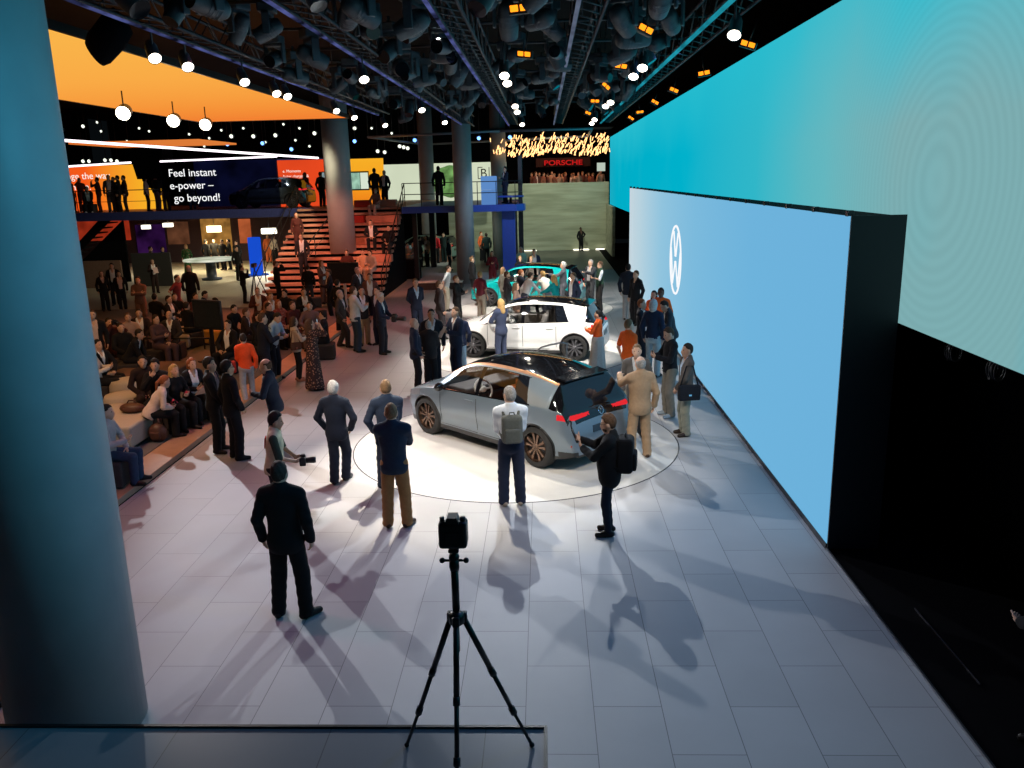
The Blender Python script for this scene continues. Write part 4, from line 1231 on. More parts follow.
b = MB(); b.lathe([(.62, 0), (.62, .04)], n=28); b.build('foot', glow('blue_foot', (.05, .15, .6), .5), bp)
ct = thing('round_counter', 'round counter with glowing green and white rim under the deck', 'counter', (-17.0, 42.0, 0))
b = MB(); b.lathe([(.5, 0), (.5, .08), (.25, .12), (.25, .85), (1.2, .95), (1.25, .98)], n=32); b.build('base', pbr('counter_base', (.05, .07, .10), .4), ct)
b = MB(); b.lathe([(.001, 1.06), (1.30, 1.06), (1.32, 1.02), (1.28, .98)], n=40); b.build('lit_rim', glow('counter_rim', (.75, .85, .55), .8, .5, 1), ct)
stl = thing('side_stair', 'black stair climbing to the upper left deck', 'stair', (-23.2, 41.2, 0))
for k in range(13):
    b = MB(); b.box((-1.6 + k * .29, 0, .35 + k * .24), (.31, 1.4, .06)); b.build('tread', m_black, stl)
b = MB(); b.prism([(-1.9, .1), (-1.5, .1), (2.15, 3.15), (2.15, 3.45), (1.8, 3.4)], -.75, -.70, 'XZ'); b.build('stringer', m_black, stl)
b = MB(); b.prism([(-1.6, .0), (2.1, .0), (2.1, 3.1)], .5, .6, 'XZ'); b.build('back_panel', m_black, stl)
pn = MB(); pn.box((-21.2, 39.3, .65), (1.9, .12, 1.3), bev=.01); tag(pn.build('low_partition', pbr('brown_panel', (.20, .13, .10), .7)), 'low brown partition behind the seated crowd on the far left', 'partition')
pn = MB(); pn.box((-18.9, 39.6, .8), (1.9, .1, 1.6), bev=.01); tag(pn.build('low_partition', pbr('grey_panel', (.035, .04, .04), .7)), 'dark grey partition behind the standing group on the left', 'partition')

# ---------------------------------------------------------------- glowing tubes over the far hall
ch = thing('tube_chandelier', 'cloud of glowing slanted tubes hanging over the far hall', 'chandelier', (.4, 50, 6.6))
b = MB(); b.box((0, 0, .75), (7.2, 2.6, .06)); b.build('canopy', m_black, ch)
m_tube = glow('tube_light', (1, .52, .20), 2.6)
rc = random.Random(3)
base = MB(); base.tube([(-.035, 0, -.11), (.035, 0, .11)], .024, 6)
tme = base.mesh('tube', m_tube)
rest = MB()
for k in range(330):
    x_ = rc.uniform(-3.4, 3.5); y_ = rc.uniform(-1.2, 1.2); z_ = -.05 + .10 * math.sin(x_ * 1.6 + 1) - .55 + rc.random() ** 1.6 * 1.05
    z_ = max(-.95, min(.5, z_))
    a_ = rc.uniform(-.5, .5)
    if k < 99:
        o = link('tube', tme, ch, (x_, y_, z_)); o.rotation_euler = (0, a_, 0)
    else:
        d_ = Vector((.035 * math.cos(a_) + .11 * math.sin(a_), 0, .11)); rest.tube([Vector((x_, y_, z_)) - d_, Vector((x_, y_, z_)) + d_], .024, 5)
r_ = rest.build('tubes', m_tube, ch); r_['kind'] = 'stuff'
sg = thing('far_sign', 'red lit sign with letters under the glowing tubes', 'sign', (0, 60, 5.45))
text_mesh('PORSCHE', .46, glow('red_text', (.7, .015, .015), .7), sg, Matrix.Translation((1.4, -.1, .02)) @ Matrix.Diagonal((1.35, 1, 1, 1)) @ Matrix.Rotation(R_(90), 4, 'X'), 'lettering', 'CENTER', .01, .03, 1, 1.0)
b = MB(); b.box((1.4, .1, .2), (3.8, .1, .6)); b.build('backing', pbr('dark_red', (.02, .004, .004), .9), sg)
struct('floor_upper_far', MB().box((0, 60.2, 3.15), (12, 7.2, .2)), m_dark_floor)
wm = MB(); wm.box((3.9, 58, 5.25), (.55, .1, .55)); tag(wm.build('lit_window', glow('pale_window', (.6, .7, .6), .8)), 'small pale lit square under the tubes beside the cyan wall', 'window')

# ---------------------------------------------------------------- ceiling rig
m_truss = pbr('truss_metal', (.045, .05, .06), .45, .6, .1)
m_strip = glow('blue_strip', (.09, .11, .32), .5, .95, 2.2)
m_head = pbr('lamp_housing', (.065, .088, .105), .5, .1, .2, 6)
BEAMS = (-5.75, -3.35, -1.33, .73, 2.87)
names = ('over the orange panel edge', 'second from the orange panel', 'in the middle of the ceiling', 'right of the middle', 'beside the top of the cyan wall')
for k, bx in enumerate(BEAMS):
    t = thing('lighting_truss', 'long dark lighting truss with bluish strip, ' + names[k], 'truss', (bx, 23.5, 7.05), 0, 'lighting trusses')
    y0, y1 = -15.5, 16.5 if k else 8
    for cx in (-.19, .19):
        for cz in (0, .42):
            b = MB(); b.tube([(cx, y0, cz), (cx, y1, cz)], .032, 7); b.build('chord', m_truss, t)
    b = MB(); n = int((y1 - y0) / .55)
    for i in range(n):
        ya, yb = y0 + i * .55, y0 + (i + 1) * .55
        for cx in (-.19, .19):
            b.tube([(cx, ya, .0 if i % 2 else .42), (cx, yb, .42 if i % 2 else 0)], .014, 4)
        b.tube([(-.19, ya, 0), (.19, yb, 0)], .012, 4)
    b.build('lattice', m_truss, t)
    b = MB(); b.box((-.21, (y0 + y1) / 2, -.03), (.055, y1 - y0, .05)); b.build('light_strip', m_strip if k < 3 else glow('strip_%d' % k, (.16, .20, .30) if k == 3 else (.02, .42, .55), .5, .5, 1.1), t)
    for yy in np.arange(y0 + 2, y1, 6):
        b = MB(); b.tube([(0, yy, .42), (0, yy, 2.44)], .02, 5); b.build('hanger', m_truss, t)

# cross pipes
for k, yy in enumerate(np.arange(9.5, 38, 2.6)):
    b = MB(); b.tube([(-6.3, yy, 7.62), (3.3, yy, 7.62)], .03, 7)
    for xx in (-6, -2, 2): b.tube([(xx, yy, 7.62), (xx, yy, 9.48)], .015, 5)
    tag(b.build('cross_pipe', m_truss), 'dark pipe running across the ceiling between the trusses', 'pipe', 'cross pipes of the ceiling rig')

# moving lights: one with its parts, then copies
def moving_head(lab):
    t = thing('hanging_moving_light', lab, 'stage light', (0, 0, 0), 0, 'dark moving lights under the ceiling')
    b = MB(); b.box((0, 0, -.10), (.42, .34, .18), bev=.03); b.tube([(0, 0, -.02), (0, 0, .12)], .03, 6); b.build('base', m_head, t)
    b = MB(); b.box((0, 0, -.22), (.50, .16, .07), bev=.02)
    for s in (-.23, .23): b.box((s, 0, -.42), (.05, .15, .42), bev=.015)
    b.build('yoke', m_head, t)
    b = MB(); b.lathe([(.001, .30), (.10, .29), (.15, .22), (.165, .05), (.165, -.12), (.15, -.26), (.145, -.30)], (0, 0, 0), 20, caps=False)
    for z_ in (.12, .06, 0, -.06): b.lathe([(.165, z_ - .012), (.172, z_), (.165, z_ + .012)], (0, 0, 0), 20, caps=False)
    h = b.build('head', m_head, t, (0, 0, -.52))
    b = MB(); b.lathe([(.001, -.285), (.145, -.29), (.145, -.30)], n=20); b.build('lens', m_privacy, h)
    return t
mh0 = None; rc = random.Random(11)
spots_ = []
for gi, gx in enumerate((-5.2, -4.4, -2.8, -2.0, -.7, .15, 1.4, 2.2)):
    for yy in np.arange(10.0, 34, 1.35):
        if rc.random() < .38: continue
        spots_.append((gx + rc.uniform(-.25, .25), yy + rc.uniform(-.5, .5), 7.55 + rc.uniform(-.15, .15)))
for (x_, y_, z_) in spots_:
    if mh0 is None:
        mh0 = moving_head('dark grey moving stage light hanging unlit among the ceiling trusses'); o = mh0
    else: o = copy_tree(mh0)
    o.location = (x_, y_, z_); o.rotation_euler = (0, 0, rc.uniform(0, 6.28))
    for c in o.children:
        if c.name.startswith('head'): c.rotation_euler = (rc.uniform(.5, 1.9) * rc.choice((-1, 1)), 0, 0)
    s_ = rc.uniform(.75, 1.0); o.scale = (s_, s_, s_)

big_l = thing('loudspeaker', 'big rounded black loudspeaker hanging in front of the orange ceiling panel', 'loudspeaker', onz(108, 38, 6.9)); big_l.scale = (.62, .62, .8)
b = MB(); b.lathe([(.001, -.5), (.28, -.46), (.34, -.3), (.36, .2), (.30, .5), (.001, .52)], (0, 0, 0), 24, rot=Matrix.Rotation(R_(55), 3, 'Y')); b.build('shell', m_black, big_l)
b = MB(); b.tube([(0, 0, .2), (0, 0, 2.5)], .03, 6); b.build('hanger', m_truss, big_l)

# lit lamps
m_lens = glow('lamp_lens', (1, .90, .74), 9.0)
def can(lab, p, aim, r=.13, lens=m_lens, group=None, drop=None):
    t = thing('spotlight', lab, 'spotlight', p, 0, group)
    d = (Vector(aim) - Vector(p)).normalized(); q = d.to_track_quat('-Z', 'Y').to_matrix()
    b = MB(); b.lathe([(.001, .26), (r * .7, .25), (r, .15), (r * 1.05, -.12), (r * 1.12, -.14), (r * 1.0, -.14)], (0, 0, 0), 18, rot=q, caps=False)
    b.build('housing', m_head, t)
    b = MB(); b.lathe([(.001, -.125), (r * 1.0, -.13)], (0, 0, 0), 18, rot=q, caps=False); b.build('lens', lens, t)
    b = MB(); b.tube([(0, 0, 0), (0, 0, drop if drop else 7.6 - p[2])], .018, 5); b.build('bracket', m_truss, t)
    return t
LAMPS = {
 'in the pair at the middle truss': [(504, 71), (507, 79)], 'in the second middle truss pair': [(515, 103), (517, 109)], 'at the far end of the middle truss': [(522, 122)],
 'in the pair by the cyan wall top': [(643, 63), (634, 72)], 'in the second pair by the cyan wall': [(611, 99), (606, 103)], 'in the far pair beside the cyan wall': [(595, 117), (592, 121)],
 'high beside the cyan wall': [(735, 29)], 'on the left truss above the walkway': [(363, 75)], 'left of the round column top': [(335, 108)], 'above the round column of the steps': [(384, 123)],
 'on the left truss further back': [(421, 107)], 'beside the top of the middle column': [(444, 120)], 'first along the edge of the orange panel': [(153, 53)], 'second along the edge of the orange panel': [(186, 62)],
 'third along the edge of the orange panel': [(243, 78)], 'in the orange panel edge pair': [(275, 90), (286, 93)], 'near the tip of the orange panel': [(353, 115)]}
for where, pl in LAMPS.items():
    for i, (a, b_) in enumerate(pl):
        p = onz(a, b_, 6.72)
        can('round lit white spotlight ' + where + (', the nearer one' if len(pl) > 1 and i == 0 else ', the farther one' if len(pl) > 1 else ''), p, (p.x * .3, p.y - 6, 0), .095, group='lit white spotlights')
for (a, b_), nm in zip(((124, 112), (174, 120), (206, 124)), ('first', 'second', 'third')):
    p = onz(a, b_, 6.5)
    can('bright round lamp hanging under the orange panel, %s from the near left column' % nm, p, (p.x + 4, 5, 1), .17, glow('bright_lens', (1, .9, .7), 9.0), 'bright lamps under the orange panel', drop=7.0 - p.z)
dim = [(232, 136), (254, 136), (276, 135), (315, 133), (84, 161), (90, 161), (106, 160), (112, 160), (118, 161), (170, 156), (378, 151), (385, 152), (400, 146), (404, 147), (408, 148), (355, 128), (56, 105), (62, 130), (84, 126), (98, 122), (140, 128), (150, 131), (190, 134), (210, 138), (222, 130), (244, 128), (266, 142), (296, 140), (310, 146), (372, 128), (392, 133), (430, 141), (300, 128), (284, 124), (102, 131), (128, 141), (205, 146)]
m_dl = glow('dim_lens', (.9, .95, .8), 1.6); m_bl = glow('blue_lens', (.15, .35, 1), 3.5)
for i, (a, b_) in enumerate(dim):
    p = onY(a, b_, 54 if i > 3 else 50); can('small white lamp far back under the black ceiling', p, (p.x, 20, 2), .075 if i > 18 else .11, m_dl, 'small lamps far back', drop=9.5 - p.z)
for i, (a, b_) in enumerate(((228, 144), (263, 143), (292, 149), (355, 141), (415, 140), (479, 138), (510, 137))):
    p = onY(a, b_, 52); can('small blue lamp far back under the black ceiling', p, (p.x, 20, 2), .11, m_bl, 'small blue lamps far back', drop=9.5 - p.z)

m_amber = glow('amber_cell', (1, .26, .01), 2.0)
strobe0 = None
for i, (a, b_) in enumerate(((519, 8), (646, 29), (524, 54), (621, 66), (606, 86), (595, 101), (588, 113), (748, 44), (704, 73), (674, 90), (655, 102), (640, 112), (631, 118))):
    p = onz(a, b_, 7.0)
    if strobe0 is None:
        t = thing('hanging_strobe_light', 'orange two-cell strobe light hanging under the dark ceiling', 'stage light', p, 0, 'orange strobe lights')
        b = MB(); b.box((0, .08, 0), (.42, .14, .20), bev=.02); b.tube([(0, .08, .1), (0, .08, .6)], .02, 5); b.build('housing', m_blackplastic, t)
        for s in (-.095, .095):
            b = MB(); b.box((s, 0, -.01), (.15, .02, .14), Matrix.Rotation(R_(25), 3, 'X'), bev=.004); b.build('lit_cell', m_amber, t)
        strobe0 = t
    else: t = copy_tree(strobe0)
    t.location = p; t.rotation_euler = (0, R_(rc.uniform(-12, 35)), R_(rc.uniform(-20, 40))); t.scale = (.75,) * 3

# ---------------------------------------------------------------- the light of the lamps and added fills
def spot(p, aim, watt, deg=40, blend=.5, col=(1, .93, .84), r=.14):
    ld = bpy.data.lights.new('stage_or_fill_light', 'SPOT'); ld.energy = watt; ld.spot_size = R_(deg); ld.spot_blend = blend; ld.color = col; ld.shadow_soft_size = r
    o = bpy.data.objects.new('stage_or_fill_light', ld); COL.objects.link(o); o.location = p
    o.rotation_euler = (Vector(aim) - Vector(p)).to_track_quat('-Z', 'Y').to_euler(); return o
KEY = 1.0
spot((-.85, 19.9, 6.75), (-.4, 10.8, 0), 2500 * KEY, 50, .8, (.84, .92, 1), .05)          # middle truss, towards the grey car
spot((-11.2, 21.2, 6.5), (.4, 10.8, 0), 5600 * KEY, 46, .8, (.88, .93, 1), .05)           # left truss
spot((1.9, 22.0, 6.75), (-1.4, 12.8, 0), 1900 * KEY, 38, .8, (.9, .94, 1), .05)          # right truss
spot((-2.0, 16.8, 7.3), (-1.3, 13.6, 0), 24000 * KEY, 45, .55, (1, .90, .74), .1)          # pool of light round the grey car
spot((1.6, 7.2, 7.4), (.6, 13.4, .8), 2000 * KEY, 38, .7, (1, .90, .76), .2)
spot((-4.6, 8.6, 7.4), (-1.2, 14.2, .5), 2800 * KEY, 36, .7, (1, .90, .76), .2)          # front fill on its side
# blue wash from the display side, violet pink wash from the lounge side
for yy, e_ in ((7.0, 280), (12.0, 220), (18.0, 150)): spot((2.9, yy, 7.0), (-1.0, yy + .5, 0), e_, 110, .9, (.20, .36, 1.0), .3)
for yy, e_ in ((9.5, 330), (15.0, 330), (22.0, 260), (29, 300)): spot((-5.9, yy, 6.9), (-4.9, yy, 0), e_, 78, .9, (.95, .24, .42), .3)
spot((-.8, 30.2, 6.75), (-.4, 21.8, 0), 9000 * KEY, 44, .7)
spot((1.8, 17.4, 6.75), (-.6, 22.6, .5), 4000 * KEY, 42)
spot((-3.6, 17.4, 6.75), (-.8, 22.6, .5), 2600 * KEY, 42)
spot((1.8, 25.6, 6.75), (-.4, 30.5, .5), 3400 * KEY, 46)
spot((-4.6, 27.0, 6.75), (-.9, 31.5, .5), 3400 * KEY, 46)
# warm reddish wash over the steps and the lounge
spot((-11.5, 30.5, 6.6), (-9.6, 36.5, 1.2), 2000, 50, .6, (1, .40, .28))
spot((-5.6, 31.0, 6.4), (-7.4, 36.5, 1.2), 1100, 50, .6, (1, .30, .18))
spot((-9.5, 31.5, 6.9), (-11.0, 26.0, 0), 1900, 75, .7, (1, .20, .09))
spot((-8.0, 33.5, 6.9), (-16.5, 41.0, 0), 1700, 60, .7, (1, .85, .55))
spot((-8.5, 11.0, 6.9), (-8.4, 17.5, 0), 900, 70, .7, (1, .62, .40))
spot((-.2, 34.5, 6.9), (-1.4, 39.5, 3.0), 800, 60, .7, (.55, .7, 1))  # added cool fill for the blue deck edge
spot((2.6, 3.6, 6.6), (-4.2, 6.4, 3.4), 950, 55, .9, (.07, .50, .78), .3)  # added cyan fill that tints the near column
spot((-13.5, 40.6, 6.6), (-13.6, 42.3, 4.4), 700, 70, .8, (.8, .9, 1), .1)  # added fill to brighten the car behind the dark glass
# far green wall and its floor
spot((.8, 47.5, 6.4), (.8, 55, 1.6), 1500, 95, .8, (.92, 1, .78))
spot((-3.5, 46.5, 3.0), (-6.0, 50, .6), 300, 110, .8, (.9, 1, .8), .3)
# red glow of the far upper hall
spot((1, 57, 8.9), (1, 59.0, 3), 700, 110, .8, (1, .35, .15), .3)
# cool wash on the ceiling rig from the display side
v = scene.view_settings; v.view_transform = 'Standard'; v.look = 'None'; v.gamma = 1; v.exposure = 0.0; v.use_curve_mapping = False
scene.cycles.use_denoising = True
scene.cycles.sample_clamp_indirect = 4.0
scene.cycles.max_bounces = 6
scene.cycles.transparent_max_bounces = 16

# ---------------------------------------------------------------- the three cars
m_grey = pbr('grey_blue_paint', (.15, .195, .235), .28, .35, .02, 3, coat=1.0)
m_rail_glint = pbr('rail_orange_glint', (.50, .27, .15), .3, .7, .03)  # orange reflection on the body-coloured rail, put into its colour
m_whitepaint = pbr('white_paint', (.78, .78, .76), .25, 0, .01, 3, coat=1.0)
m_teal = pbr('teal_paint', (.0, .42, .42), .28, .2, .02, 3, coat=1.0)
m_bronze = pbr('bronze_rim', (.16, .10, .07), .32, .7, .05)
m_whiterim = pbr('dark_rim_white', (.10, .10, .11), .35, .5, .05)
m_orange_seat = pbr('orange_seat', (.50, .13, .04), .6)
m_grey_seat = pbr('light_seat', (.40, .38, .36), .6)
car1 = build_car('silver-blue hatchback with black roof and painted orange rail reflection on the nearest turntable', -.64, 14.76, R_(136.4), m_grey, m_bronze, m_orange_seat, m_rail_glint, scale=1.03)
car2 = build_car('white hatchback with black roof on the middle turntable', -.46, 22.45, R_(167.5), m_whitepaint, m_whiterim, m_grey_seat, None)
car3 = build_car('teal hatchback with black roof hidden among people on the farthest turntable', -.62, 31.5, R_(166), m_teal, m_whiterim, m_grey_seat, None)

# ---------------------------------------------------------------- tripod and camera on the platform
PZ = .59
fa, fb = onz(407, 747, PZ), onz(532, 747, PZ)
mid = (fa + fb) / 2; ln = (fb - fa).length
fc = mid + Vector((-.02, -1, 0)) * ln * .80
ctr = (fa + fb + fc) / 3
za = onY(455, 618, ctr.y).z - PZ
zc = onY(455, 534, ctr.y).z - PZ
cx_ = onY(455, 580, ctr.y).x
tr = thing('tripod', 'black camera tripod standing on the grey platform in front', 'tripod', (cx_, ctr.y, PZ))
for p in (fa, fb, fc):
    q = Vector((p.x - cx_, p.y - ctr.y, 0)); d = q.normalized(); top_ = d * .045 + Vector((0, 0, za))
    b = MB()
    b.tube([top_, top_.lerp(q, .42)], [.021, .021], 10); b.tube([top_.lerp(q, .40), top_.lerp(q, .72)], .017, 10); b.tube([top_.lerp(q, .70), q + Vector((0, 0, .02))], .013, 8)
    lg = b.build('leg', m_blackplastic, tr)
    for f_ in (.40, .70):
        b = MB(); b.tube([top_.lerp(q, f_ - .02), top_.lerp(q, f_ + .025)], .025, 10); b.build('twist_lock', m_blackplastic, lg)
    b = MB(); b.ball(q + Vector((0, 0, .02)), .02, 10, 6); b.build('rubber_foot', m_blackplastic, lg)
b = MB(); b.lathe([(.03, za - .05), (.055, za - .03), (.055, za + .03), (.03, za + .05)], n=18)
for p in (fa, fb, fc):
    d = Vector((p.x - cx_, p.y - ctr.y, 0)).normalized(); b.box(d * .05 + Vector((0, 0, za)), (.05, .05, .07), bev=.01)
b.build('shoulder', m_blackplastic, tr)
b = MB(); b.tube([(0, 0, za - .25), (0, 0, zc - .24)], .016, 10); b.tube([(0, 0, za + .06), (0, 0, za + .38)], .026, 12); b.build('centre_column', m_blackplastic, tr)
b = MB(); b.lathe([(.03, zc - .26), (.034, zc - .24), (.034, zc - .19), (.02, zc - .18)], n=16); b.ball((0, 0, zc - .165), .036); b.box((0, 0, zc - .115), (.07, .06, .025), bev=.006)
hd_ = b.build('ball_head', m_blackplastic, tr)
for s in (-1, 1):
    b = MB(); b.tube([(s * .03, 0, zc - .19), (s * .075, 0, zc - .19)], .009, 8); b.ball((s * .08, 0, zc - .19), .02, 10, 6); b.build('knob', m_blackplastic, hd_)
cm = thing('dslr_camera', 'black camera with battery grip mounted on the tripod', 'camera', (cx_, ctr.y, PZ + zc)); cm.scale = (1.15,) * 3
b = MB(); b.box((0, 0, 0), (.165, .075, .165), bev=.02); b.box((.062, .05, .0), (.04, .05, .15), bev=.015); b.build('body', m_blackplastic, cm)
b = MB(); b.prism([(-.04, .075), (.04, .075), (.028, .115), (-.028, .115)], -.045, .045, 'XZ'); b.build('viewfinder_hump', m_blackplastic, cm)
b = MB(); b.lathe([(.001, .15), (.036, .15), (.04, .14), (.04, .05), (.036, .03)], (0, 0, .01), 24, 'Y', rot=Matrix.Rotation(math.pi, 3, 'Z')); b.build('lens', m_blackplastic, cm)
b = MB(); b.box((0, -.041, -.005), (.085, .006, .06), bev=.002); b.build('rear_screen', m_privacy, cm)
for sx, r_d in ((.06, .016), (-.06, .014)):
    b = MB(); b.lathe([(.001, .105), (r_d, .105), (r_d, .08)], (sx, 0, 0), 14); b.build('dial', m_blackplastic, cm)
b = MB(); Yt = 18.3
b.tube([Vector((onY(535, 352, Yt).x, Yt, 0)), onY(535, 353, Yt), onY(541, 347.5, Yt), onY(551, 344.5, Yt), onY(562, 342.5, Yt), onY(567, 344, Yt), onY(566.5, 348, Yt), Vector((onY(566, 352, Yt).x, Yt, 0))], .022, 8)
tag(b.build('bent_tube', pbr('grey_tube', (.22, .23, .24), .35, .6, .05)), 'bent grey tube standing on the floor behind the roof of the nearest car', 'tube')

# ---------------------------------------------------------------- things people carry
def cm_mat(c): return cloth('carried', tuple(c), .1, 40)
def frame_of(inf, up=True):
    Rm = inf['W'].to_3x3() @ Matrix(np.asarray(inf['M']).tolist()); return Rm
def backpack(inf, label, col, w=.32, hgt=.44, d=.18):
    Mx = frame_of(inf).to_4x4(); Mx.translation = inf['w'](inf['T'](0, -.215, .24))
    t = thing('backpack', label, 'backpack'); t.matrix_world = Mx
    m = cm_mat(col)
    b = MB(); b.box((0, 0, 0), (w, d, hgt), bev=.06); b.build('bag_body', m, t)
    b = MB(); b.box((0, -d / 2 - .01, -.08), (w * .78, .06, hgt * .5), bev=.025); b.build('front_pocket', m, t)
    for s in (-1, 1):
        b = MB(); b.tube([(s * .10, .08, .18), (s * .12, .17, .24), (s * .13, .29, .18), (s * .14, .32, .02), (s * .15, .22, -.12), (s * .13, .09, -.17)], .020, 6); b.build('strap', m, t)
    b = MB(); b.tube([(-.04, 0, hgt / 2 - .01), (-.03, 0, hgt / 2 + .035), (.03, 0, hgt / 2 + .035), (.04, 0, hgt / 2 - .01)], .010, 6); b.build('top_handle', m, t)
    return t
def hands_mid(inf, fwd=.06):
    a = (inf['wr']['L'] + inf['hand']['L'][0] * .09 + inf['wr']['R'] + inf['hand']['R'][0] * .09) / 2
    return inf['w'](a + np.asarray(inf['M'])[:, 1] * fwd)
def held_camera(inf, label, big=1.0, pos=None, lensl=.16):
    Mx = (inf['W'].to_3x3()).to_4x4(); Mx.translation = pos if pos is not None else hands_mid(inf)
    t = thing('photo_camera', label, 'camera'); t.matrix_world = Mx; t.scale = (big,) * 3
    b = MB(); b.box((0, 0, 0), (.15, .08, .11), bev=.015); b.box((0, 0, .065), (.06, .07, .04), bev=.012); b.build('body', m_blackplastic, t)
    b = MB(); b.lathe([(.001, lensl), (.036, lensl), (.042, lensl - .03), (.036, .06), (.036, .03)], (0, 0, 0), 16, 'Y', rot=Matrix.Rotation(math.pi, 3, 'Z')); b.build('lens', m_blackplastic, t)
    return t
def held_phone(inf, label, k='R', lit=False, col=(.01, .01, .012)):
    d = inf['hand'][k]; Mx = (inf['W'].to_3x3()).to_4x4(); Mx.translation = inf['w'](inf['wr'][k] + d[0] * .10 + d[1] * .025)
    t = thing('phone', label, 'phone'); t.matrix_world = Mx
    b = MB(); b.box((0, 0, .02), (.075, .009, .15), bev=.003); b.build('case', cm_mat(col), t)
    b = MB(); b.box((0, -.006, .02), (.066, .002, .135)); b.build('screen', glow('phone_screen', (.5, .6, .7), .6) if lit else m_privacy, t)
    return t
def paper(inf, label, col=(.8, .8, .78)):
    Mx = (inf['W'].to_3x3() @ Matrix.Rotation(R_(35), 3, 'X')).to_4x4(); Mx.translation = hands_mid(inf, .05)
    t = MB(); t.box((0, 0, 0), (.21, .004, .29)); o = tag(t.build('paper_sheet', cm_mat(col)), label, 'paper'); o.matrix_world = Mx
    return o
def shoulder_bag(inf, label, col, k='R', size=(.38, .12, .28), off=(.26, -.02, -.02), strap=True):
    s_ = 1 if k == 'R' else -1
    Mx = frame_of(inf).to_4x4(); c = inf['T'](s_ * off[0], off[1], off[2]); Mx.translation = inf['w'](c)
    t = thing('shoulder_bag', label, 'bag'); t.matrix_world = Mx @ Matrix.Rotation(R_(90 if size[1] < .2 and off[0] > .22 else 0), 4, 'Z')
    b = MB(); b.box((0, 0, 0), size, bev=.03); b.build('bag_body', cm_mat(col), t)
    b = MB(); b.box((0, s_ * -(size[1] / 2 + .004), .05), (size[0] * .96, .012, size[2] * .6), bev=.005); b.build('flap', cm_mat(col), t)
    b = MB(); b.box((0, s_ * -(size[1] / 2 + .014), -.03), (.05, .01, .03)); b.build('clasp', m_chrome, t)
    if strap:
        b = MB(); zt = .43 - off[2]
        b.tube([(-size[0] * .42, 0, size[2] / 2 - .03), (-.06, -.10 * 0, zt), (.06, 0, zt), (size[0] * .42, 0, size[2] / 2 - .03)], .012, 6); b.build('strap', cm_mat(col), t)
    return t

# ---------------------------------------------------------------- the people
BLK, NVY, DGY, GRY = (.008, .008, .010), (.014, .020, .042), (.030, .031, .036), (.075, .072, .072)
TROUSERS_BLK, JEANS = (.010, .010, .012), (.030, .055, .11)
WHT, LBL = (.72, .73, .75), (.40, .52, .64)
_taken = []
_cars = [(Vector((-.64, 14.76, 0)), R_(136.4)), (Vector((-.46, 22.45, 0)), R_(167.5)), (Vector((-.62, 31.5, 0)), R_(166))]
def free_place(p, gap=.40):
    """a clear spot to stand: step away from cars and from people already placed"""
    d = Vector((p.x, p.y, 0)).normalized()
    def ok(q):
        if any((q.x - a) ** 2 + (q.y - b) ** 2 < gap ** 2 and abs(q.z - c) < 1 for a, b, c in _taken): return False
        if abs(q.z) < .05 and -11.9 < q.x < -6.3 and q.y > 32.75: return False
        for c, a in _cars:
            v = q - c; lx = v.x * math.cos(a) + v.y * math.sin(a); ly = -v.x * math.sin(a) + v.y * math.cos(a)
            if abs(lx) < 2.4 and abs(ly) < 1.17: return False
        return True
    e = Vector((d.y, -d.x, 0))
    for a, b in sorted(((a * .1, b * .1) for a in range(-14, 15) for b in range(-8, 9)), key=lambda t: abs(t[0]) * .55 + abs(t[1])):
        q = p + d * a + e * b
        if ok(q): return Vector((q.x, q.y, p.z))
    return p
def put(label, head=None, feet=None, h=None, z=0.0, face=0, sit=None, at=None, vox=None, hip=None, **kw):
    if hip: p = onz(hip[0], hip[1], z + .50)
    elif at: p = Vector(at); z = p.z
    elif feet:
        p = onz(feet[0], feet[1], z)
        if h is None: h = max(1.58, min(1.92, onY(head[0], head[1], p.y).z - z))
        if head: p.x = p.x * .25 + onY(head[0], head[1], p.y).x * .75
    else:
        h = h or 1.77
        p = onz(head[0], head[1], z + (h if sit is None else sit + .955 * h / 1.78) - (.11 if kw.get('lean', 0) > 25 else 0))
        if kw.get('lean', 0):   # the head is ahead of the feet
            l = math.sin(R_(kw['lean'])) * .66; p = p - Vector((math.sin(R_(face)), math.cos(R_(face)), 0)) * (l - (.16 if kw['lean'] > 35 else 0))
    h = h or 1.77
    p.z = z
    if not at: p = free_place(p, .42 if sit is None else .56)
    if z == .10 and (p.y > 31.35 or p.x > -6.55): z = 0.0
    _taken.append((p.x, p.y, z))
    dist = (Vector((p.x, p.y, 1)) - Vector((0, 0, EYE))).length
    vox = vox or max(.0115, min(.034, .85 * dist / 831))
    return person(label, p.x, p.y, face, h, z, vox, sit=sit, **kw)

# -- round the nearest car
put('person in black suit seen from behind, standing alone nearest the camera', (279, 457), (290, 617), face=4, top='suit', tc=(.005, .005, .006), hair='short', hc='dark', stance=.15, toes=(8, 40), fat=1.08, L='down', R='down')
put('person in navy blazer and tan brown trousers seen from behind', (391, 400), (396, 527), face=-4, top='blazer', tc=(.018, .030, .055), bc=(.30, .155, .06), L='cross', R='cross', hc='lightbrown', stance=.13, toes=(15, 28), shoes=(.03, .015, .01))
put('fair-haired person in navy suit half hidden behind the tan trousers', (389, 377), (380, 488), face=-18, top='suit', tc=(.022, .034, .062), bc=(.016, .022, .04), L='pocket', R='front', hc='lightbrown', stance=.14)
put('white-haired person in navy suit walking away, hands in front', (332, 377), (342, 482), face=6, top='suit', tc=(.012, .017, .032), L='pocket', R='pocket', hair='full', hc='white', stride=.22, stance=.06)
r5, i5 = put('photographer in pale khaki vest with red patch, camera in hands', (274, 409), h=1.70, face=78, top='vest', tc=(.46, .44, .30), shirt=(.03, .05, .035), bc=(.012, .012, .014), L='holdlow', R='holdlow', hair='full', hc='black', skin='tan', lean=6, look=(0, 8))
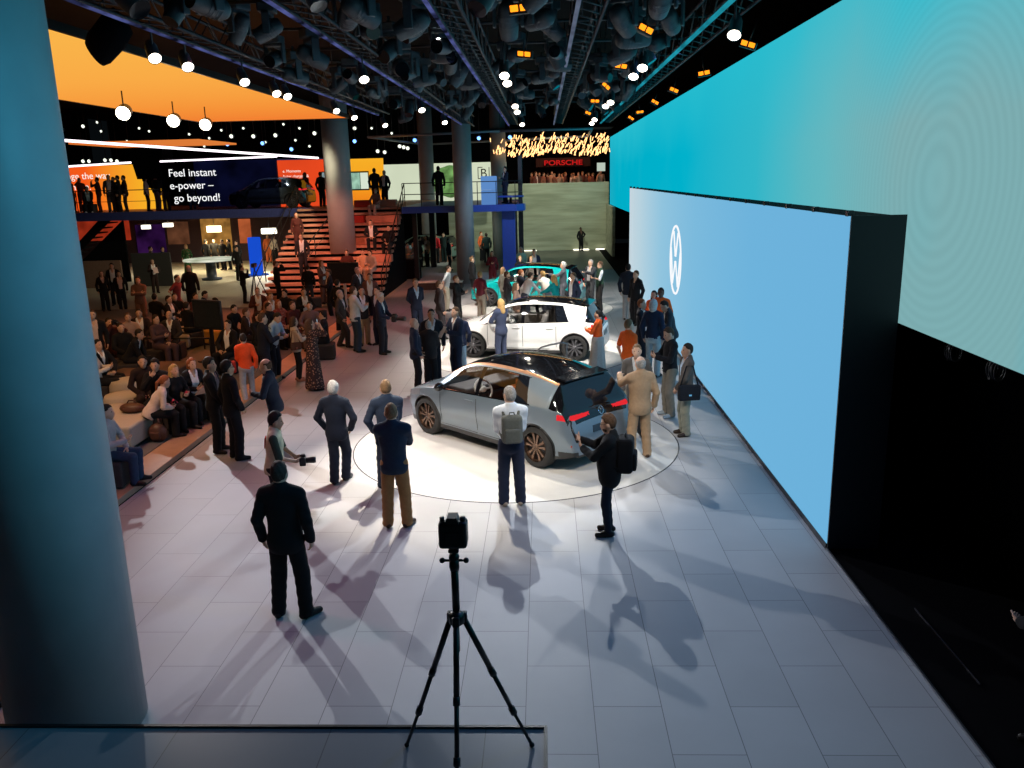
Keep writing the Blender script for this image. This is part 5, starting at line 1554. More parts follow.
b = MB(); b.box((0, 0, 0), (.13, .012, .15), bev=.004)
o = b.build('chest_patch', cm_mat((.42, .02, .02)), r5); o.location = i5['W'].inverted() @ i5['w'](i5['T'](-.03, -.132, .33)); o.rotation_euler = (R_(-6), 0, 0)
held_camera(i5, 'black camera held by the photographer in the khaki vest', 1.1)
put('person in black suit and glasses, right one of the pair at the lounge edge', (226, 358), (238, 459), face=48, top='suit', tc=(.007, .007, .010), hair='full', hc='black', skin='asian', glasses=True, L='down', R='pocket', stance=.12)
put('person in open black jacket, left one of the pair at the lounge edge', (213, 355), (207, 452), face=85, top='openjacket', tc=(.008, .008, .010), shirt=(.14, .13, .13), hair='full', hc='black', skin='asian', L='front', R='front', stance=.12)
put('balding person in navy suit leaning towards the pair in black', (264, 356), h=1.78, face=262, top='suit', tc=(.016, .022, .040), hair='balding', hc='brown', lean=9, R='pocket', L='hold')
r9, i9 = put('person in bright orange top and pale grey trousers seen from behind', (243, 330), (247, 402), fem=True, face=-25, top='sweater', tc=(.80, .09, .02), bottom='jeans', bc=(.38, .40, .44), hair='short', hc='dark', shoes=(.5, .12, .12), stride=.3, L='front', R='down')
shoulder_bag(i9, 'red bag hanging by the person in the orange top', (.40, .03, .02), 'L', (.20, .08, .26), (.27, .02, .0), False)
put('brown-haired person in dark navy blazer at the lounge edge', (262, 311), h=1.84, face=55, top='blazer', tc=(.010, .014, .028), bc=(.012, .016, .030), hc='brown', lean=4, R='hold')
r11, i11 = put('person in light blue shirt looking down beside the dark blazer', (276, 309), h=1.76, face=105, top='shirt', tc=(.36, .48, .60), bc=(.012, .015, .03), hc='dark', lean=16, look=(0, 22), L='hold', R='hold')
shoulder_bag(i11, 'black bag on the hip of the person in light blue shirt', (.012, .012, .014), 'R', (.36, .12, .30), (.25, -.04, .02))
r12, i12 = put('person in cream cardigan and black leggings with brown bag', (292, 315), (303, 381), fem=True, face=60, top='blouse', tc=(.52, .42, .34), bottom='slim', bc=(.010, .010, .012), hair='bob', hc='brown', R='hold', L='hold', shoes=(.35, .16, .10))
shoulder_bag(i12, 'small brown bag on the hip of the person in cream cardigan', (.10, .045, .03), 'R', (.26, .10, .18), (.235, -.06, .05))
r13, i13 = put('person in long flowered dress taking a picture', (309, 317), (317, 390), fem=True, face=58, top='dress', tc=(.030, .012, .012), bottom='none', hair='long', hc='brown', R='eye', L='eye')
held_phone(i13, 'phone held up by the person in the flowered dress', 'R', True)

# -- group at the left of the walkway
r14, i14 = put('grey-haired person in dark grey suit walking right', (338, 287), (348, 347), face=98, top='suit', tc=(.055, .050, .046), bc=(.035, .032, .030), hc='grey', stride=.35, L='swing', R='pocket')
r15, i15 = put('person in pale blue shirt and jeans seen from behind', (352, 283), (360, 352), face=55, top='shirt', tc=(.52, .60, .64), bottom='jeans', bc=(.025, .05, .085), hc='brown', L='hold', R='hold')
put('person in dark jacket and beige trousers behind the pale blue shirt', (361, 285), h=1.78, face=150, top='blazer', tc=(.02, .016, .016), bc=(.28, .18, .09), hc='dark', shirt=WHT)
put('person in navy suit between beige trousers and video camera', (373, 285), h=1.78, face=215, top='suit', tc=NVY, hc='dark', shirt=LBL)
r18, i18 = put('white-haired person in navy suit holding a video camera', (380, 291), (381, 354), face=100, top='suit', tc=(.016, .022, .045), bc=(.012, .014, .024), hair='full', hc='white', L='holdlow', R='holdlow', look=(0, 14), stance=.13, shirt=WHT)
held_camera(i18, 'black video camera held by white-haired person in navy suit', 1.6, None, .2)
put('person with reddish jacket standing behind the navy suits', (369, 272), h=1.75, face=170, top='openjacket', tc=(.16, .07, .06), hc='brown')
put('person in dark suit in front of the handrail of the steps', (357, 266), h=1.75, face=120, top='suit', tc=DGY, hc='grey')

# -- in the middle of the walkway
put('person in navy suit with hands behind, in front of the middle column', (415, 277), h=1.82, face=150, top='suit', tc=NVY, shirt=LBL, hc='lightbrown', L='back', R='back')
put('person in charcoal suit facing right beside the navy suit', (439, 279), h=1.82, face=70, top='suit', tc=(.028, .024, .028), hc='brown')
put('person in black shirt holding something, beside the charcoal suit', (456, 274), h=1.76, face=105, top='shirt', tc=(.010, .010, .012), bc=TROUSERS_BLK, hc='lightbrown', L='hold', R='hold')
put('person in pale grey tee shirt behind the black shirt', (449, 264), h=1.72, face=100, top='tee', tc=(.42, .45, .46), bc=(.38, .33, .26), hc='dark', lean=14)
put('bald person in navy blazer facing right into the group', (415, 316), (414, 392), face=80, top='blazer', tc=NVY, bc=TROUSERS_BLK, hair='none', shirt=WHT, L='pocket', R='pocket', shoes=(.12, .06, .03))
put('person in black pinstripe suit seen from behind in the group', (429, 319), (429, 387), face=8, top='suit', tc=(.022, .020, .022), bc=(.014, .013, .015), hc='grey', fat=1.1, L='down', R='front')
put('dark-haired person in dark suit facing the camera in the group', (431, 309), h=1.80, face=170, top='suit', tc=(.012, .013, .020), hc='black', skin='tan', shirt=WHT)
r26, i26 = put('person in navy suit holding papers, facing left in the group', (455, 305), h=1.80, face=228, top='suit', tc=(.016, .024, .05), hc='brown', L='hold', R='hold', shirt=WHT, tie=(.04, .05, .09))
paper(i26, 'white papers held by the person in the navy suit')
put('person in navy blazer and light blue jeans seen from behind', (460, 317), (459, 373), face=-20, top='blazer', tc=(.010, .017, .045), bottom='jeans', bc=(.30, .42, .52), hc='dark', skin='tan')
r28, i28 = put('blond person in blue suit standing beside the white car door', (501, 297), (500, 363), fem=True, face=-42, top='suit', tc=(.035, .045, .085), bc=(.035, .045, .085), hair='long', hc='blond', L='hold', R='front')
b = MB(); b.prism([(-.17, 0), (.19, 0), (.12, .62), (-.10, .62)], -.05, .05, 'XZ'); gs = onz(500, 358); tag(b.build('green_lining', cm_mat((.20, .42, .08)), None, (gs.x + .05, gs.y + .1, .0)), 'bright green coat lining behind the blond person in blue', 'stand')  # green prism standing in for the lining of the blue coat
put('person in maroon polo shirt and beige trousers', (480, 270), h=1.74, face=35, top='polo', tc=(.20, .04, .06), bc=(.45, .38, .30), hc='blond')
put('person in black jacket by the foot of the middle column', (472, 255), h=1.78, face=70, top='openjacket', tc=BLK, hc='lightbrown', shirt=DGY)

# -- round the teal car
put('bearded person in grey suit beside the teal car', (507, 270), h=1.74, face=80, top='openjacket', tc=(.05, .052, .06), shirt=WHT, hc='brown', beard=True, R='hold')
put('person with brown hair in pale coat in front of the grey suit', (516, 281), h=1.64, fem=True, face=90, top='blouse', tc=(.22, .14, .11), hair='long', hc='brown')
put('person in navy suit with red-brown hair beside the teal car', (521, 268), h=1.78, face=65, top='suit', tc=(.022, .028, .045), hc='red', R='reach')
put('person in white shirt bending over the teal car', (531, 268), h=1.76, face=60, lean=22, top='tucked', tc=(.75, .75, .76), bc=(.05, .06, .09), hc='dark', R='reach')
put('person in cream shirt with light hair bending into the teal car', (542, 268), h=1.76, face=320, lean=24, top='tucked', tc=(.72, .68, .58), bc=(.10, .10, .12), hc='blond', R='reach', L='reach')
put('person with blond hair in teal jacket beside the teal car', (553, 273), h=1.70, fem=True, face=-55, top='blouse', tc=(.0, .22, .24), bc=TROUSERS_BLK, hair='long', hc='blond', R='reach', L='reach', lean=12)
put('white-haired person in grey suit pointing towards the left', (563, 260), h=1.78, face=275, top='suit', tc=(.075, .080, .095), hair='full', hc='white', L='point')
put('person in navy suit with white shirt standing at the teal car rear', (573, 271), h=1.78, face=235, top='openjacket', tc=(.022, .03, .06), shirt=WHT, hc='brown')
put('grey-haired person in dark grey jacket facing left by the teal car', (585, 258), h=1.80, face=225, top='openjacket', tc=(.035, .036, .04), shirt=(.30, .30, .30), hc='grey', R='down', L='point')
put('person in dark green vest and white shirt sleeves', (600, 260), (600, 311), face=255, top='vest', tc=(.02, .05, .03), shirt=(.62, .66, .70), bc=(.022, .020, .020), hc='brown', glasses=True, L='hold', R='hip')
put('person in pale green shirt behind the teal car', (521, 246), h=1.78, face=150, top='shirt', tc=(.38, .52, .44), bc=TROUSERS_BLK, hc='grey', R='front')
put('person in black top in front of the pale green shirt', (520, 255), h=1.68, face=170, top='sweater', tc=BLK, hc='blond', fem=True)
put('blond person in beige top behind the teal car roof', (531, 255), h=1.70, face=190, top='shirt', tc=(.45, .38, .32), hc='blond')
put('person in dark blue jacket furthest behind the teal car', (534, 248), h=1.74, face=175, top='openjacket', tc=(.02, .03, .07), hc='brown')
put('person with long hair in dark red top near the blue deck post', (492, 250), h=1.68, fem=True, face=170, top='sweater', tc=(.16, .02, .03), hair='long', hc='brown', R='hold')
put('person in orange jacket next to the middle column', (481, 231), h=1.72, face=120, top='blouse', tc=(.75, .14, .04), bc=TROUSERS_BLK, hc='red', fem=True)
put('person in dark green jacket next to the orange jacket', (486, 232), h=1.74, face=-15, top='openjacket', tc=(.015, .03, .028), bc=TROUSERS_BLK, hc='dark')
put('person in brownish coat crouched at the front of the teal car', (503, 266), h=1.68, face=60, top='openjacket', tc=(.12, .12, .10), hc='lightbrown', fem=True, hair='bob')
put('lone dark figure far away in front of the green wall', at=(2.35, 54.0, 0), h=1.55, face=150, top='coat', tc=BLK, hc='black', L='hip', shirt=None, bc=(.004, .004, .005), skin='dark')

# -- along the light blue screen
put('person in navy jacket and grey trousers at the far end of the blue screen', (627, 259), (632, 320), face=20, top='blazer', tc=(.012, .017, .03), bc=(.34, .34, .35), hc='black', R='hold')
put('person in black suit in front of the navy jacket by the screen', (636, 269), h=1.80, face=230, top='suit', tc=BLK, hc='brown', shirt=DGY)
put('tall dark-skinned person in orange jacket against the blue screen', (661, 286), h=1.84, face=200, top='blouse', tc=(.80, .12, .02), bc=(.35, .35, .36), hair='short', hc='black', skin='dark')
put('black-haired person hidden behind the white-haired navy sweater', (654, 291), h=1.70, fem=True, face=210, top='blouse', tc=(.78, .11, .02), hair='long', hc='black')
put('white-haired person in navy sweater and pale blue trousers', (653, 296), (655, 377), face=30, top='sweater', tc=(.015, .025, .055), bottom='jeans', bc=(.36, .46, .50), hair='bob', hc='white', fem=True)
put('person in dark suit and open white shirt facing right', (642, 297), h=1.80, face=110, top='openjacket', tc=(.012, .015, .025), shirt=WHT, hc='red', R='hold')
r58, i58 = put('person in grey jacket bent over a phone against the screen', (666, 297), h=1.82, face=262, top='blazer', tc=(.045, .052, .062), bc=(.04, .045, .05), hc='dark', lean=14, look=(0, 25), L='hold', R='hold')
held_phone(i58, 'phone in the hands of the grey jacket by the screen', 'L')
r59, i59 = put('person in black sweater and grey trousers looking at a phone', (669, 324), (675, 416), face=258, top='sweater', tc=(.010, .010, .013), bc=(.16, .145, .12), bottom='trousers', hc='brown', look=(0, 22), L='hold', R='hold', shoes=(.22, .28, .34), stance=.13)
held_phone(i59, 'phone in the hands of the person in black sweater', 'L')
r60, i60 = put('person in brown grey blazer with shoulder bag standing by the screen', (686, 341), (689, 435), face=262, top='blazer', tc=(.10, .085, .075), bc=(.24, .24, .19), hc='dark', skin='tan', L='front', R='down', shirt=LBL, stance=.10, shoes=(.03, .02, .015))
shoulder_bag(i60, 'black leather shoulder bag carried beside the blue screen', (.010, .012, .018), 'L', (.40, .13, .28), (.27, .03, -.06))
put('person in orange polo shirt facing the blue screen', (629, 317), h=1.80, face=55, top='polo', tc=(.80, .13, .02), bc=(.35, .33, .30), hc='lightbrown', L='down')
put('person in grey jacket partly hidden behind the tan suit', (637, 342), h=1.76, face=190, top='blazer', tc=(.095, .085, .078), bc=(.08, .08, .08), hc='lightbrown', shirt=(.5, .5, .5))
put('bald person in tan suit touching the rear of the nearest car', (640, 350), (641, 452), face=-12, top='suit', tc=(.36, .235, .14), bc=(.36, .235, .14), hair='balding', hc='grey', L='point', R='down', stance=.14, fat=1.1, shoes=(.05, .025, .015))
put('person in orange jacket and long pale grey skirt, black ponytail', (598, 315), (598, 372), fem=True, face=-70, top='blouse', tc=(.82, .12, .02), bottom='skirt', extras='long', bc=(.50, .50, .47), hair='pony', hc='black', R='hold', L='hold')
r65, i65 = put('person in white shirt and navy trousers with grey backpack', (509, 383), (514, 505), face=-8, top='tucked', tc=(.66, .70, .76), bottom='trousers', bc=(.016, .022, .048), hair='short', hc='grey', glasses=True, L='front', R='front', stance=.12, look=(-25, 0), shoes=(.42, .33, .26))
backpack(i65, 'grey green backpack on the white shirt by the nearest car', (.12, .125, .11), .30, .42, .15)
r66, i66 = put('person in black jacket filming with a small gimbal', (608, 411), (614, 534), face=280, top='coat', tc=(.007, .007, .008), bottom='slim', bc=(.010, .014, .026), hair='full', hc='brown', beard=True, glasses=True, L=((.02, .36, .30), (.8, .1, -1), (-.8, -.2, .5), .8), R=((.06, .40, .40), (.7, .1, -1), (-.8, -.2, .5), .8), stance=.10, shirt=None, look=(0, 10), fat=1.22)
backpack(i66, 'black backpack worn by the person filming with the gimbal', (.006, .006, .007), .32, .48, .22)
gm = thing('gimbal', 'small black gimbal with phone held up towards the car', 'gimbal'); gm.matrix_world = Matrix.Translation(i66['w'](i66['wr']['R'] + i66['hand']['R'][0] * .09)) @ i66['W'].to_3x3().to_4x4()
b = MB(); b.tube([(0, -.02, -.07), (0, .05, .11)], .017, 8); b.build('grip', m_blackplastic, gm)
b = MB(); b.tube([(0, .05, .11), (.05, .07, .14), (.06, .07, .20), (0, .08, .22)], .011, 7); b.build('arm', m_blackplastic, gm)
b = MB(); b.box((0, .10, .21), (.15, .012, .075), bev=.004); b.build('held_phone', m_blackplastic, gm)
# -- cut by the picture edges
put('dark trousers and black shoes of a person behind the near left column', at=(-5.30, 6.55, 0), h=1.78, face=10, top='suit', tc=BLK, bc=TROUSERS_BLK)
put('person in black at the right edge beside the dark wall, one hand showing', at=(4.15, 6.18, 0), h=1.78, face=-40, vox=.012, top='coat', tc=(.004, .004, .005), bc=(.004, .004, .005), L='holdlow', R='front')

# ---------------------------------------------------------------- the lounge: furniture
m_beige = pbr('beige_fabric', (.46, .40, .34), .9, 0, .06, 40, .1)
m_brownf = pbr('brown_fabric', (.13, .07, .05), .9, 0, .08, 40, .1)
m_darkf = pbr('dark_fabric', (.035, .028, .028), .9, 0, .1, 40, .1)
m_leather = pbr('brown_leather', (.085, .035, .022), .5, 0, .12, 20)

def sofa(label, A, B, depth, hgt, m, nm='sofa', cat='sofa', back=0.0, feet=True):
    A, B = Vector(A), Vector(B); ln = (B - A).length; d = (B - A).normalized(); n = Vector((-d.y, d.x, 0))
    if n.x > 0: n = -n
    ang = math.atan2(d.y, d.x); c = (A + B) / 2 + n * depth / 2
    t = thing(nm, label, cat, c, ang)
    b = MB(); b.box((0, 0, hgt / 2 + .03), (ln, depth, hgt - .06), bev=.05); b.build('seat', m, t)
    b = MB(); b.box((0, 0, .02), (ln - .12, depth - .12, .04)); b.build('plinth', m_darkf, t)
    if back:
        sy = 1 if (Matrix.Rotation(ang, 3, 'Z') @ Vector((0, 1, 0))).dot(n) > 0 else -1
        b = MB(); b.box((0, sy * (depth / 2 - .10), hgt + back / 2), (ln - .02, .20, back), bev=.05); b.build('backrest', m, t)
    return t
sofa('pale beige ottoman sofa nearest the lounge step', onz(133, 452, LZ), onz(171, 426, LZ), 1.05, .46, m_beige)
def pouf(label, p, r, hgt, m):
    b = MB(); prof = [(.001, 0), (r * .72, 0)] + [(r * (.72 + .28 * math.sin(a)), hgt * (.5 - .5 * math.cos(a))) for a in np.linspace(.25, 2.6, 12)] + [(r * .4, hgt * .985), (.001, hgt)]
    b.lathe(prof, n=30); return tag(b.build('pouf', m, None, p), label, 'pouf')
pouf('big round beige pouf behind the pale ottoman', onz(131, 402, LZ), .40, .55, m_beige)
pouf('round beige pouf in front of the bigger pouf', onz(126, 416, LZ), .40, .50, m_beige)
pouf('small beige pouf beside the near column', onz(117, 424, LZ), .26, .40, m_beige)
p = onz(105, 398, LZ); b = MB(); b.box((0, 0, .32), (.58, .22, .55), Matrix.Rotation(R_(12), 3, 'X'), bev=.09); tag(b.build('cushion', m_beige, None, p, R_(20)), 'square beige cushion beside the near column', 'cushion')
sofa('long brown bench behind the beige poufs', onz(118, 398, LZ), onz(152, 384, LZ), .7, .40, m_brownf, 'bench', 'bench')
sofa('broad brown low table in the middle of the lounge', onz(140, 374, LZ), onz(196, 374, LZ), 1.3, .34, m_brownf, 'low_table', 'table')
sofa('pale bench behind the black rail in the lounge', onz(152, 352, LZ), onz(190, 350, LZ), .6, .42, m_beige, 'bench', 'bench')
sofa('second pale bench further behind the black rail', onz(158, 344, LZ), onz(196, 342, LZ), .6, .42, m_beige, 'bench', 'bench')
sofa('tan bench behind the dark screen on a stand', onz(184, 337, LZ), onz(204, 334, LZ), .8, .42, m_tan, 'bench', 'bench')
sofa('dark brown sofa back near the white haired video man', onz(285, 326, LZ), onz(328, 322, LZ), .9, .42, m_darkf, back=.35)
sofa('mustard seat beside the person in orange', onz(219, 347, LZ), onz(236, 343, LZ), .7, .45, pbr('mustard_fabric', (.50, .25, .05), .9), 'bench', 'bench')
for a, b_, lb in (((148, 361), (212, 361), 'low black rail in front of the pale benches'), ((160, 350), (205, 349), 'second low black rail behind the first one')):
    railing(lb, [tuple(onz(*a, LZ)), tuple(onz(*b_, LZ))], h=.62, n=1.1, bars=(1.0,), nm='low_rail')
def stand_screen(label, foot, z, w, hgt, yaw, m, zc):
    p = onz(*foot, z); t = thing('display_stand', label, 'screen', p, R_(yaw))
    b = MB(); b.box((0, 0, zc), (w, .07, hgt), bev=.012); b.build('panel', m, t)
    b = MB(); b.box((0, -.038, zc), (w * .93, .006, hgt * .9)); b.build('screen_face', pbr('dark_screen', (.018, .025, .03), .25), t)
    b = MB(); b.box((0, .06, zc / 2), (.10, .05, zc)); b.build('pole', m_whiteplastic if z == 0 else m_darkmetal, t)
    b = MB(); b.box((0, .06, .02), (.7, .5, .04), bev=.01); b.build('foot', m_darkmetal, t)
stand_screen('dark screen on a stand turned sideways in the lounge', (213, 362), LZ, 1.0, .78, -24, m_blackplastic, 1.28)
stand_screen('grey green screen on a white stand in front of the steps', (346, 311), 0, 1.2, .78, -6, m_blackplastic, 1.42)
def lump(label, p, r, m, nm, cat):
    b = MB(); b.ball((0, 0, r[2] * .85), r, 16, 10); b.box((0, -r[1] * .8, r[2] * .7), (r[0] * 1.1, r[1] * .5, r[2] * .8), bev=.03)
    t = tag(b.build(nm, m, None, p), label, cat); s = MB(); s.tube([(-r[0] * .4, 0, r[2] * 1.6), (-r[0] * .2, 0, r[2] * 2.3), (r[0] * .2, 0, r[2] * 2.3), (r[0] * .4, 0, r[2] * 1.6)], .014, 6); s.build('handle', m, t); return t
lump('brown leather backpack on the floor by the pale ottoman', onz(159, 441, LZ), (.17, .13, .19), m_leather, 'backpack', 'backpack')
lump('brown bag lying on the pale ottoman', onz(133, 452, LZ).lerp(onz(171, 426, LZ), .55) + Vector((-.42, .12, .46)), (.24, .14, .10), m_leather, 'handbag', 'bag')

# ---------------------------------------------------------------- the lounge: people
seat0 = MB().box((0, 0, .22), (.52, .52, .42), bev=.04).mesh('cube_seat', m_darkf)
def sitter(label, head, face=90, h=1.75, z=LZ, seat=True, **kw):
    r, inf = put(label, head, h=h, z=z, face=face, sit=.44, **kw)
    if seat:
        o = link('cube_seat', seat0, None, r.location, r.rotation_euler.z)
        tag(o, 'dark upholstered cube seat under one of the seated crowd', 'seat', 'cube seats of the lounge crowd')
    return r, inf
def stander(label, head, feet=None, face=90, z=LZ, **kw): return put(label, head, feet, z=z, face=face, **kw)
DR, DB, DM = (.065, .017, .014), (.009, .009, .012), (.025, .015, .015)
sitter('person with reddish ponytail in white blouse on the pale ottoman', None, 52, hip=(151, 414), fem=True, h=1.64, top='blouse', tc=(.60, .50, .45), bc=TROUSERS_BLK, hair='pony', hc='red', L='hold', R='hold', lean=34, seat=False)
r_, i_ = sitter('person with long blond hair in black jacket with pink cuffs', None, 118, hip=(173, 403), lean=16, fem=True, h=1.70, top='blouse', tc=BLK, bc=TROUSERS_BLK, hair='long', hc='blond', L='hold', R='lap')
for k_ in 'LR':
    b = MB(); w_ = i_['wr'][k_]; d_ = i_['hand'][k_][0]; b.tube([(w_ - d_ * .13) * i_['s'], (w_ - d_ * .005) * i_['s']], [.048, .043], 10); b.build('cuff', cm_mat((.75, .08, .14)), r_)
r_, i_ = sitter('person with fair hair and open black jacket holding a tablet', None, 125, hip=(192, 398), lean=14, fem=True, h=1.70, top='openjacket', tc=BLK, bc=TROUSERS_BLK, shirt=WHT, hair='bob', hc='red', L='hold', R='hold')
b = MB(); b.box((0, 0, 0), (.34, .24, .015), bev=.004); o = tag(b.build('tablet', cm_mat((.55, .36, .28))), 'pinkish tablet held by the person in open black jacket', 'tablet'); o.matrix_world = Matrix.Translation(hands_mid(i_, .1)) @ i_['W'].to_3x3().to_4x4() @ Matrix.Rotation(R_(40), 4, 'X')
sitter('dark-haired person in black behind the white blouse', None, 170, hip=(161, 398), top='sweater', tc=DB, hair='full', hc='black', L='knee', R='chin', lean=12)
sitter('person in dark top beside the low table', None, 150, hip=(147, 399), top='sweater', tc=DM, hc='dark', L='lap', R='lap', lean=15)
sitter('person in pale shirt and jeans half behind the near column', (106, 401), 80, top='shirt', tc=(.40, .36, .36), bottom='jeans', bc=(.03, .05, .10), hc='dark', L='lap', R='hold', lean=8)
sitter('person with white sleeve half hidden by the column, higher up', (90, 341), 70, h=1.80, top='shirt', tc=(.62, .56, .52), bc=TROUSERS_BLK, hc='brown', L='hold', R='hold')
stander('person in dark suit and pale shirt standing beside the column', (91, 308), face=150, top='openjacket', tc=DB, shirt=(.6, .45, .4), hc='dark')
r_, i_ = sitter('person pointing a photo camera at the hall from the far left', (108, 316), 120, top='sweater', tc=DR, hc='dark', L='eye', R='eye')
held_camera(i_, 'black photo camera raised in the lounge crowd on the left')
sitter('person in white shirt seated behind the raised camera', (127, 311), 150, top='shirt', tc=(.40, .28, .25), hc='brown', L='lap', R='lap')
sitter('person in big dark coat bending forward in the left crowd', (140, 328), 80, top='coat', tc=DB, hc='dark', lean=32, L='knee', R='knee')
sitter('person in dark jacket above the big dark coat', (138, 307), 160, top='openjacket', tc=DM, hc='black', L='lap', R='lap')
sitter('grey-haired person in dark coat before the pale benches', (168, 309), 175, top='coat', tc=(.035, .03, .03), hair='balding', hc='grey', L='lap', R='lap', lean=8)
sitter('person in dull mauve top left of the grey-haired one', (155, 313), 110, top='sweater', tc=(.09, .05, .055), hc='dark', fem=True, L='lap', R='hold')
stander('person in long black coat standing far left by the low partition', (101, 271), (106, 311), face=140, top='coat', tc=BLK, hc='brown', fem=True, hair='bob', shirt=(.4, .3, .28))
stander('dark-clad person standing behind the long black coat', (111, 262), None, face=160, z=0, top='openjacket', tc=DB, hc='black')
stander('person in open black suit and white shirt by the grey partition', (118, 268), (123, 308), face=150, top='openjacket', tc=BLK, shirt=(.62, .45, .40), hc='dark')
stander('person with folded arms in tan top beside the open black suit', (137, 275), None, face=165, top='shirt', tc=(.16, .09, .07), hc='black', L='cross', R='cross')
r_, i_ = stander('person holding a paper in front of the grey partition', (152, 263), (157, 291), face=140, top='openjacket', tc=DM, hc='brown', fem=True, hair='long', L='hold', R='hold')
paper(i_, 'pale paper held in front of the grey partition', (.6, .45, .42))
sitter('person with back turned in black below the held paper', (154, 292), 10, top='sweater', tc=BLK, hc='black', L='lap', R='lap')
stander('tall person in black with grey cap, back turned, near the counter', (188, 264), None, face=-10, top='coat', tc=BLK, hc='grey', h=1.86)
stander('person in red lit tee shirt bending beside the tall one in black', (177, 273), None, face=95, top='tee', tc=(.20, .03, .03), hc='dark', lean=12, R='hip')
sitter('person with face lit red in front of the tall one in black', (168, 294), 100, top='openjacket', tc=DB, hc='dark', L='lap', R='hold')
sitter('black-haired person right of the red lit face', (174, 293), 140, top='sweater', tc=DB, hc='black', L='lap', R='lap')
sitter('person in dark blue shirt looking down left of the dark screen', (203, 289), 75, top='shirt', tc=(.02, .025, .05), hc='black', L='hold', R='hold', look=(0, 20))
sitter('black-haired person in white collar just above the dark screen', (214, 296), 260, top='openjacket', tc=DB, shirt=WHT, hc='black', L='hold', R='lap')
sitter('person in dark red between the dark blue shirt and the tall one', (195, 291), 120, top='sweater', tc=DR, hc='dark', L='lap', R='lap')
sitter('person in black left of the dark screen, seen from behind', (186, 300), 20, top='sweater', tc=BLK, hc='dark', L='lap', R='lap')
r_, i_ = stander('video operator in black standing at a tripod by the blue pillar', (243, 270), (241, 301), face=75, top='sweater', tc=BLK, bc=TROUSERS_BLK, hc='black', L='hold', R='high')
vp_ = i_['w'](i_['T'](.05, .55, 0)); vt = thing('video_tripod', 'thin video tripod with camera beside the operator in black', 'tripod', (vp_.x, vp_.y, LZ))
for k in range(3):
    a = k * 2.09 + .4; b = MB(); b.tube([(0, 0, 1.25), (.48 * math.cos(a), .48 * math.sin(a), .01)], .018, 6); b.build('leg', m_blackplastic, vt)
b = MB(); b.box((0, 0, 1.42), (.14, .34, .16), bev=.02); b.tube([(0, 0, 1.25), (0, 0, 1.36)], .03, 8); b.build('camera_head', m_blackplastic, vt)
sitter('person in black crouched right of the dark screen', (234, 302), 110, top='sweater', tc=BLK, hc='black', L='knee', R='knee', lean=18)
sitter('person in dark brown jacket with face turned right', (246, 306), 75, top='openjacket', tc=DM, hc='brown', L='lap', R='lap', lean=10)
sitter('fair-haired person seated near the blue pillar', (257, 286), 160, top='openjacket', tc=DR, hc='lightbrown', L='lap', R='hold')
sitter('person in red flowered dress in the middle of the lounge', (278, 298), 120, fem=True, top='dress', bottom='none', tc=(.30, .05, .03), hair='long', hc='red', L='lap', R='lap')
sitter('person in black left of the red flowered dress', (268, 300), 100, top='sweater', tc=BLK, hc='dark', L='lap', R='lap')
sitter('person with curly dark hair in black near the foot of the steps', (284, 288), 200, top='sweater', tc=DB, hair='full', hc='black', L='lap', R='lap')
sitter('person in dark jacket right of the curly hair', (300, 287), 150, top='openjacket', tc=DB, hc='dark', L='lap', R='hold')
sitter('curly-haired person behind the dark brown sofa back', (322, 305), 260, top='sweater', tc=DB, hair='full', hc='black', L='lap', R='lap')
sitter('person in dark red sweater before the foot of the steps', (292, 299), 120, top='sweater', tc=DR, hc='brown', L='lap', R='lap')
sitter('person in grey top between sofa back and the steps', (309, 300), 170, top='shirt', tc=(.14, .10, .10), hc='dark', L='lap', R='lap')
sitter('person in black low in front of the flowered dress', (258, 310), 130, top='sweater', tc=BLK, hc='black', L='knee', R='knee', lean=12)
sitter('person in tan jacket behind the navy blazer', (270, 291), 140, top='openjacket', tc=(.20, .09, .06), hc='lightbrown', L='lap', R='lap')
sitter('person in dark jacket left of the mustard seat', (227, 318), 200, top='openjacket', tc=DB, hc='dark', L='lap', R='lap')
sitter('person in black behind the long rail far left', (120, 322), 130, top='sweater', tc=BLK, hc='dark', L='lap', R='lap')
sitter('person in dark clothes low beside the near column', (97, 338), 110, top='coat', tc=DB, hc='black', L='lap', R='lap')
stander('tall person in black and jeans standing with back turned before the steps', (308, 264), (308, 305), face=-5, z=0, top='sweater', tc=BLK, bottom='jeans', bc=(.03, .04, .06), hc='dark', fat=1.1)
stander('person in black raising a camera left of the steps', (275, 258), None, face=60, z=0, top='sweater', tc=BLK, hc='brown', L='eye', R='eye')
stander('fair person of a couple standing before the steps', (321, 259), None, face=120, z=0, top='openjacket', tc=(.16, .08, .07), hc='lightbrown', fem=True, hair='bob', R='hold')
stander('dark-clad partner of the couple before the steps', (328, 268), None, face=250, z=0, top='openjacket', tc=DB, hc='brown', L='hold')
stander('person in black by the white stand of the grey green screen', (337, 278), None, face=30, z=0, top='sweater', tc=BLK, hc='dark')
